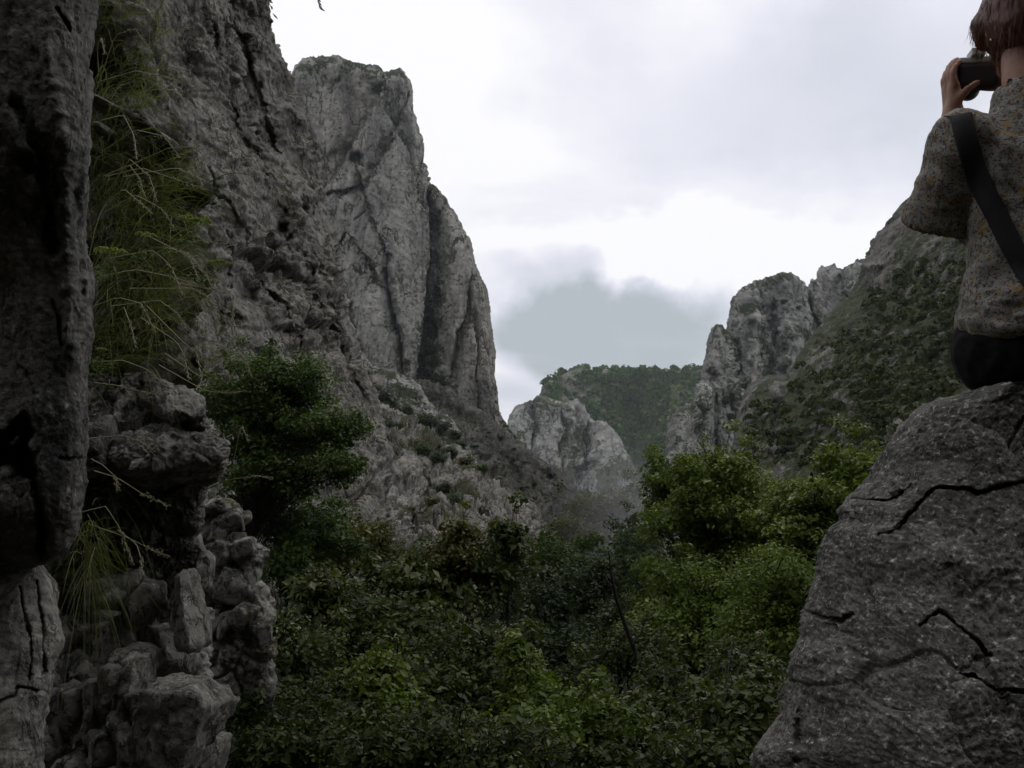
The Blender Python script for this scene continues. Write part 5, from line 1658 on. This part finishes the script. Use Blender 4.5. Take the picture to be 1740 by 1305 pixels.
    col = mixc(nt, mrange(nt, tnoise(nt, tc, 150, 2, .6), .62, .66), col, (0.03, 0.028, 0.03))
    L(col, b.inputs['Base Color']); b.inputs['Roughness'].default_value = .9; b.inputs['Specular IOR Level'].default_value = .15
    bm = N(nt, 'ShaderNodeBump', i_Strength=.35, i_Distance=.002); L(tnoise(nt, tc, 260, 3), bm.inputs['Height']); L(bm.outputs[0], b.inputs['Normal'])
    S_ = Field((0.90, 2.08, 0.24), (1.60, 2.62, 1.02), 0.006)
    C = S_.cone
    C((1.205, 2.295, .415), (1.215, 2.28, .56), .122, .112, .03); C((1.215, 2.28, .56), (1.19, 2.275, .74), .112, .112, .03)
    C((1.31, 2.30, .415), (1.30, 2.29, .56), .122, .112, .03); C((1.30, 2.29, .56), (1.29, 2.29, .74), .112, .112, .03)
    C((1.20, 2.29, .35), (1.31, 2.30, .35), .128, .128, .02)
    C((1.09, 2.275, .785), (1.38, 2.31, .785), .075, .075, .05)
    C((1.232, 2.265, .82), (1.235, 2.275, .905), .09, .078, .03)
    # sleeves, wide and open
    C((1.085, 2.28, .79), (1.062, 2.385, .655), .078, .083, .02); C((1.075, 2.285, .815), (1.08, 2.33, .80), .072, .07, .03)
    C((1.385, 2.31, .79), (1.42, 2.40, .665), .068, .083, .02)
    S_.cone((1.064, 2.392, .645), (1.050, 2.44, .575), .070, .115, cut=True)
    S_.cone((1.425, 2.41, .655), (1.44, 2.455, .585), .070, .115, cut=True)
    # neck opening and hem
    S_.cone((1.235, 2.285, .94), (1.245, 2.31, 1.04), .066, .085, cut=True)
    C((1.17, 2.262, .915), (1.225, 2.235, .895), .012, .012, .008); C((1.225, 2.235, .895), (1.29, 2.27, .915), .012, .012, .008)
    sl, p = S_._sub(np.array([.9, 2.08, .24]), np.array([1.6, 2.62, .36]))
    hem = .315 + .012 * np.sin(p[..., 0] * 34) - .05 * (p[..., 0] - 1.2)
    S_.f[sl] = np.maximum(S_.f[sl], hem - p[..., 2])
    v, q = S_.mesh(); n = vnormals(v, q)
    lowm = smooth01(v[:, 2], .60, .40)
    fold = .013 * lowm * ridged(v * np.array([5, 5, 17]) + np.stack([0 * v[:, 0], 0 * v[:, 0], 3 * v[:, 0]], -1), 2, seed=6)
    fold += .006 * ridged(v * np.array([9, 9, 6]), 3, seed=7) + .008 * fbm(v * 7, 2, seed=8)
    dg = v[:, 0] * .7 + v[:, 2] * .7
    fold += .006 * (1 - lowm) * ridged(np.stack([dg * 16, v[:, 1] * 6, (v[:, 0] - v[:, 2]) * 4], -1), 2, seed=9)
    v = v + n * fold[:, None]
    shirt = mesh_np('shirt', v - pb, q, sm, e)
    # --- hair
    hm, nt, b = new_mat('auburn_hair')
    tc = N(nt, 'ShaderNodeTexCoord').outputs['Object']
    r = ramp_cols(nt, [(0.3, (0.020, 0.007, 0.004)), (0.7, (0.17, 0.045, 0.016))])
    nt.links.new(tnoise(nt, tc, 60, 5, .6, stretch=(1, 1, .12)), r.inputs[0]); nt.links.new(r.outputs[0], b.inputs['Base Color'])
    b.inputs['Roughness'].default_value = .45
    H = Field((1.09, 2.16, .98), (1.43, 2.48, 1.33), 0.0055)
    H.ell((hx, hy - .012, hz + .022), (.096, .110, .122), .0)
    H.ell((hx + .015, hy - .055, hz - .025), (.088, .066, .072), .03)
    H.cone((hx - .080, hy + .035, hz + .02), (hx - .078, hy + .045, hz - .03), .026, .014, .02)
    H.cone((hx + .080, hy + .035, hz + .02), (hx + .078, hy + .045, hz - .03), .026, .014, .02)
    H.ell((hx, hy + .115, hz - .035), (.075, .07, .10), 0, cut=True)
    H.ell((hx, hy + .0, hz - .165), (.2, .2, .062), 0, cut=True)
    hv, hq = H.mesh(); n = vnormals(hv, hq)
    hv = hv + n * (.0025 * ridged(hv * np.array([110, 110, 12]), 3, seed=3) + .006 * fbm(hv * 14, 2, seed=4))[:, None]
    hr = np.random.default_rng(3)
    pick = hr.choice(len(hv), 2200)
    root = hv[pick]; nn = n[pick]
    dn = np.array([0, 0, -1.0]) + nn * hr.uniform(.02, .25, 2200)[:, None] + hr.normal(size=(2200, 3)) * .12
    bv, bf, _ = blade_geo(root, dn, hr.uniform(.02, .055, 2200), hr.uniform(-.1, .2, 2200), hr.uniform(.0003, .0006, 2200), hr, 3)
    mesh_np('hair', np.concatenate([hv, bv]) - pb, np.concatenate([hq, bf + len(hv)]), hm, e)
    # --- shoes
    for (an, to) in (((1.445, 2.915, .245), (1.51, 3.04, .232)), ((1.605, 2.885, .245), (1.67, 3.01, .232))):
        Sh = Field((1.35, 2.80, .15), (1.78, 3.12, .36), .006)
        Sh.cone(an, to, .043, .038, .01); Sh.cone((an[0], an[1] - .02, an[2]), an, .04, .043, .01)
        hv2, hq2 = Sh.mesh(); hv2[:, 2] = np.maximum(hv2[:, 2], .2)
        mesh_np('shoe', hv2 - pb, hq2, plain_mat('shoe_leather', (.03, .025, .02), .6), e)
    # --- strap lying on the back: follow the shirt surface
    from mathutils.bvhtree import BVHTree
    bv_ = BVHTree.FromPolygons([tuple(x) for x in v + OX], [tuple(int(i) for i in x) for x in q])
    path = resample([(1634, 198), (1640, 232), (1653, 277), (1673, 322), (1697, 369), (1716, 410), (1745, 462), (1790, 540), (1830, 590)], 40)
    tang = np.gradient(path, axis=0); tang /= np.linalg.norm(tang, axis=1)[:, None]
    perp = np.stack([-tang[:, 1], tang[:, 0]], -1)
    rowsv = []; rown = []
    for i in range(40):
        rr = []
        for wv in np.linspace(-1, 1, 7):
            hw = 19
            d = pix_dir(*(path[i] + perp[i] * wv * hw)); d.normalize()
            hit, nrm, _, _ = bv_.ray_cast(Vector((0, 0, 0)), d)
            rr.append((hit, nrm))
        rowsv.append(rr)
    pts = []; nr = []
    lastd = 2.5
    for rr in rowsv:
        good = [x for x in rr if x[0] is not None]
        if len(good) < 4: continue
        md = np.median([x[0].length for x in good])
        ns = sum((x[1] for x in good), Vector()); ns.normalize()
        pr = []
        for x in rr:
            if x[0] is None or abs(x[0].length - md) > .05:
                x = (None, None)
            pr.append(x[0])
        fill = [p for p in pr if p is not None]
        idxs = [i for i, p in enumerate(pr) if p is not None]
        pr = [np.array([np.interp(i, idxs, [f[k] for f in fill]) for k in range(3)]) for i in range(7)]
        pts.append(np.array(pr) + np.array(ns) * .007); nr.append(np.array(ns))
    A = np.stack(pts); nr = np.stack(nr)
    for _ in range(3):
        A[1:-1] = (A[:-2] + A[1:-1] * 2 + A[2:]) / 4
    # over the shoulder and down the front
    first = A[0]
    over = [first + np.array([0.0, .03, .012]), first + np.array([.005, .075, .0]), first + np.array([.02, .12, -.06])]
    A = np.concatenate([np.stack(over[::-1]), A]); nr = np.concatenate([np.array([[0, .9, .4], [0, .5, .9], [0, 0, 1.]]), nr])
    top = A + nr[:, None] * .002; bot = A - nr[:, None] * .003
    m_, w_ = A.shape[:2]
    vs = np.concatenate([top.reshape(-1, 3), bot.reshape(-1, 3)])
    f1 = grid_faces(m_, w_); f2 = f1[:, ::-1] + m_ * w_
    side = []
    for i in range(m_ - 1):
        for c in (0, w_ - 1):
            a0, a1 = i * w_ + c, (i + 1) * w_ + c
            side.append((a0, a1, a1 + m_ * w_, a0 + m_ * w_))
    st = mesh_np('shoulder_strap', vs, [f1, f2, np.array(side)], plain_mat('strap_webbing', (0.014, 0.013, 0.014), .75, .3, 120, .3))
    tag(st, 'wide black strap running across the back of the floral shirt', 'strap')
    # --- earring
    ev, ef = ico(2)
    er = mesh_np('earring', ev * .004 + np.array([hx - .083, hy - .012, hz - .045]) - pb, ef, plain_mat('silver', (.7, .7, .68), .25, .1, 50, .5, metal=1.0), e)
    # --- camera
    ce = empty('photo_camera', (1.234 + OX[0], 2.515, 1.025 + U), math.radians(-9))
    tag(ce, 'black and silver camera held up to the face of the photographer', 'camera')
    black = plain_mat('camera_black', (.012, .012, .013), .5, .2, 80, .4)
    silver = plain_mat('camera_silver', (.42, .46, .44), .4, .1, 60, .5)

    def bev(name, c, dim, mat, r=.006):
        bm_ = bmesh.new(); bmesh.ops.create_cube(bm_, size=1.0)
        bmesh.ops.scale(bm_, vec=dim, verts=bm_.verts)
        bmesh.ops.bevel(bm_, geom=bm_.edges[:], offset=r, segments=3, profile=.6, affect='EDGES')
        bmesh.ops.translate(bm_, vec=c, verts=bm_.verts)
        me = bpy.data.meshes.new(name); bm_.to_mesh(me); bm_.free(); me.materials.append(mat)
        o = bpy.data.objects.new(name, me); sc.collection.objects.link(o); o.parent = ce
        return o

    def cyl(name, c, r, l, mat, axis='y'):
        bm_ = bmesh.new(); bmesh.ops.create_cone(bm_, cap_ends=True, segments=28, radius1=r, radius2=r, depth=l)
        bmesh.ops.bevel(bm_, geom=[x for x in bm_.edges if len(x.link_faces) == 2 and abs(x.calc_face_angle(0)) > 1], offset=r * .12, segments=2, affect='EDGES')
        if axis == 'y': bmesh.ops.rotate(bm_, matrix=__import__('mathutils').Matrix.Rotation(math.pi / 2, 3, 'X'), verts=bm_.verts)
        bmesh.ops.translate(bm_, vec=c, verts=bm_.verts)
        me = bpy.data.meshes.new(name); bm_.to_mesh(me); bm_.free(); me.materials.append(mat)
        o = bpy.data.objects.new(name, me); sc.collection.objects.link(o); o.parent = ce
        return o
    bev('camera_body', (0, 0, .02), (.106, .044, .070), black, .014)
    bev('top_plate', (0, 0, .062), (.100, .040, .020), silver, .008)
    bev('viewfinder', (0, -.008, .080), (.036, .05, .022), silver, .004)
    ln_ = cyl('lens', (0, .05, .018), .031, .06, black); cyl('lens_ring', (0, .082, .018), .034, .012, silver).parent = ln_
    cyl('shutter_button', (.042, 0, .077), .006, .008, silver, 'z')


build_person()

# ------------------------------------------------------------------ air: even haze and a wisp of mist
def box_obj(name, lo, hi):
    bm = bmesh.new(); bmesh.ops.create_cube(bm, size=1.0)
    lo = Vector(lo); hi = Vector(hi)
    bmesh.ops.scale(bm, vec=hi - lo, verts=bm.verts); bmesh.ops.translate(bm, vec=(lo + hi) / 2, verts=bm.verts)
    me = bpy.data.meshes.new(name); bm.to_mesh(me); bm.free()
    o = bpy.data.objects.new(name, me); sc.collection.objects.link(o)
    return o


def vol_mat(name, dens, color=(.9, .95, 1.0)):
    m = bpy.data.materials.new(name); m.use_nodes = True
    nt = m.node_tree; nt.nodes.clear()
    out = N(nt, 'ShaderNodeOutputMaterial'); pv = N(nt, 'ShaderNodeVolumePrincipled')
    pv.inputs['Color'].default_value = (*color, 1); pv.inputs['Density'].default_value = dens
    pv.inputs['Anisotropy'].default_value = 0.2
    nt.links.new(pv.outputs[0], out.inputs['Volume'])
    return m, nt, pv


hz_ = box_obj('haze', (-2600, -70, -24), (2600, 2600, 230))
hz_.data.materials.append(vol_mat('haze_air', 0.00009)[0])
tag(hz_, 'thin even haze filling the gorge', 'haze', kind='stuff')

# wisp of mist over the gap between the trees
ms = box_obj('mist', P(880, 1100, 70) * np.array([1, 0, 1]) + np.array([0, 28, 0]), P(1190, 720, 70) * np.array([1, 0, 1]) + np.array([0, 85, 0]))
mm, nt, pv = vol_mat('mist_air', 0.0, (.95, .96, 1.0))
tc = N(nt, 'ShaderNodeTexCoord')
mp = N(nt, 'ShaderNodeMapping'); mp.inputs['Location'].default_value = (-1, -1, -1); mp.inputs['Scale'].default_value = (2, 2, 2)
nt.links.new(tc.outputs['Generated'], mp.inputs[0])
ln = N(nt, 'ShaderNodeVectorMath', operation='LENGTH'); nt.links.new(mp.outputs[0], ln.inputs[0])
fl0 = mrange(nt, ln.outputs['Value'], 0.0, 0.95, 1.0, 0.0)
fp = N(nt, 'ShaderNodeMath', operation='POWER'); nt.links.new(fl0, fp.inputs[0]); fp.inputs[1].default_value = 2.0
fall = fp.outputs[0]
nz = mrange(nt, tnoise(nt, tc.outputs['Object'], 0.22, 4, 0.6), 0.32, 0.70, 0.25, 1.0)
mu = N(nt, 'ShaderNodeMath', operation='MULTIPLY'); nt.links.new(fall, mu.inputs[0]); nt.links.new(nz, mu.inputs[1])
mu2 = N(nt, 'ShaderNodeMath', operation='MULTIPLY'); nt.links.new(mu.outputs[0], mu2.inputs[0]); mu2.inputs[1].default_value = 0.075
nt.links.new(mu2.outputs[0], pv.inputs['Density'])
ms.data.materials.append(mm)
tag(ms, 'wisp of grey mist rising between the trees', 'mist', kind='stuff')
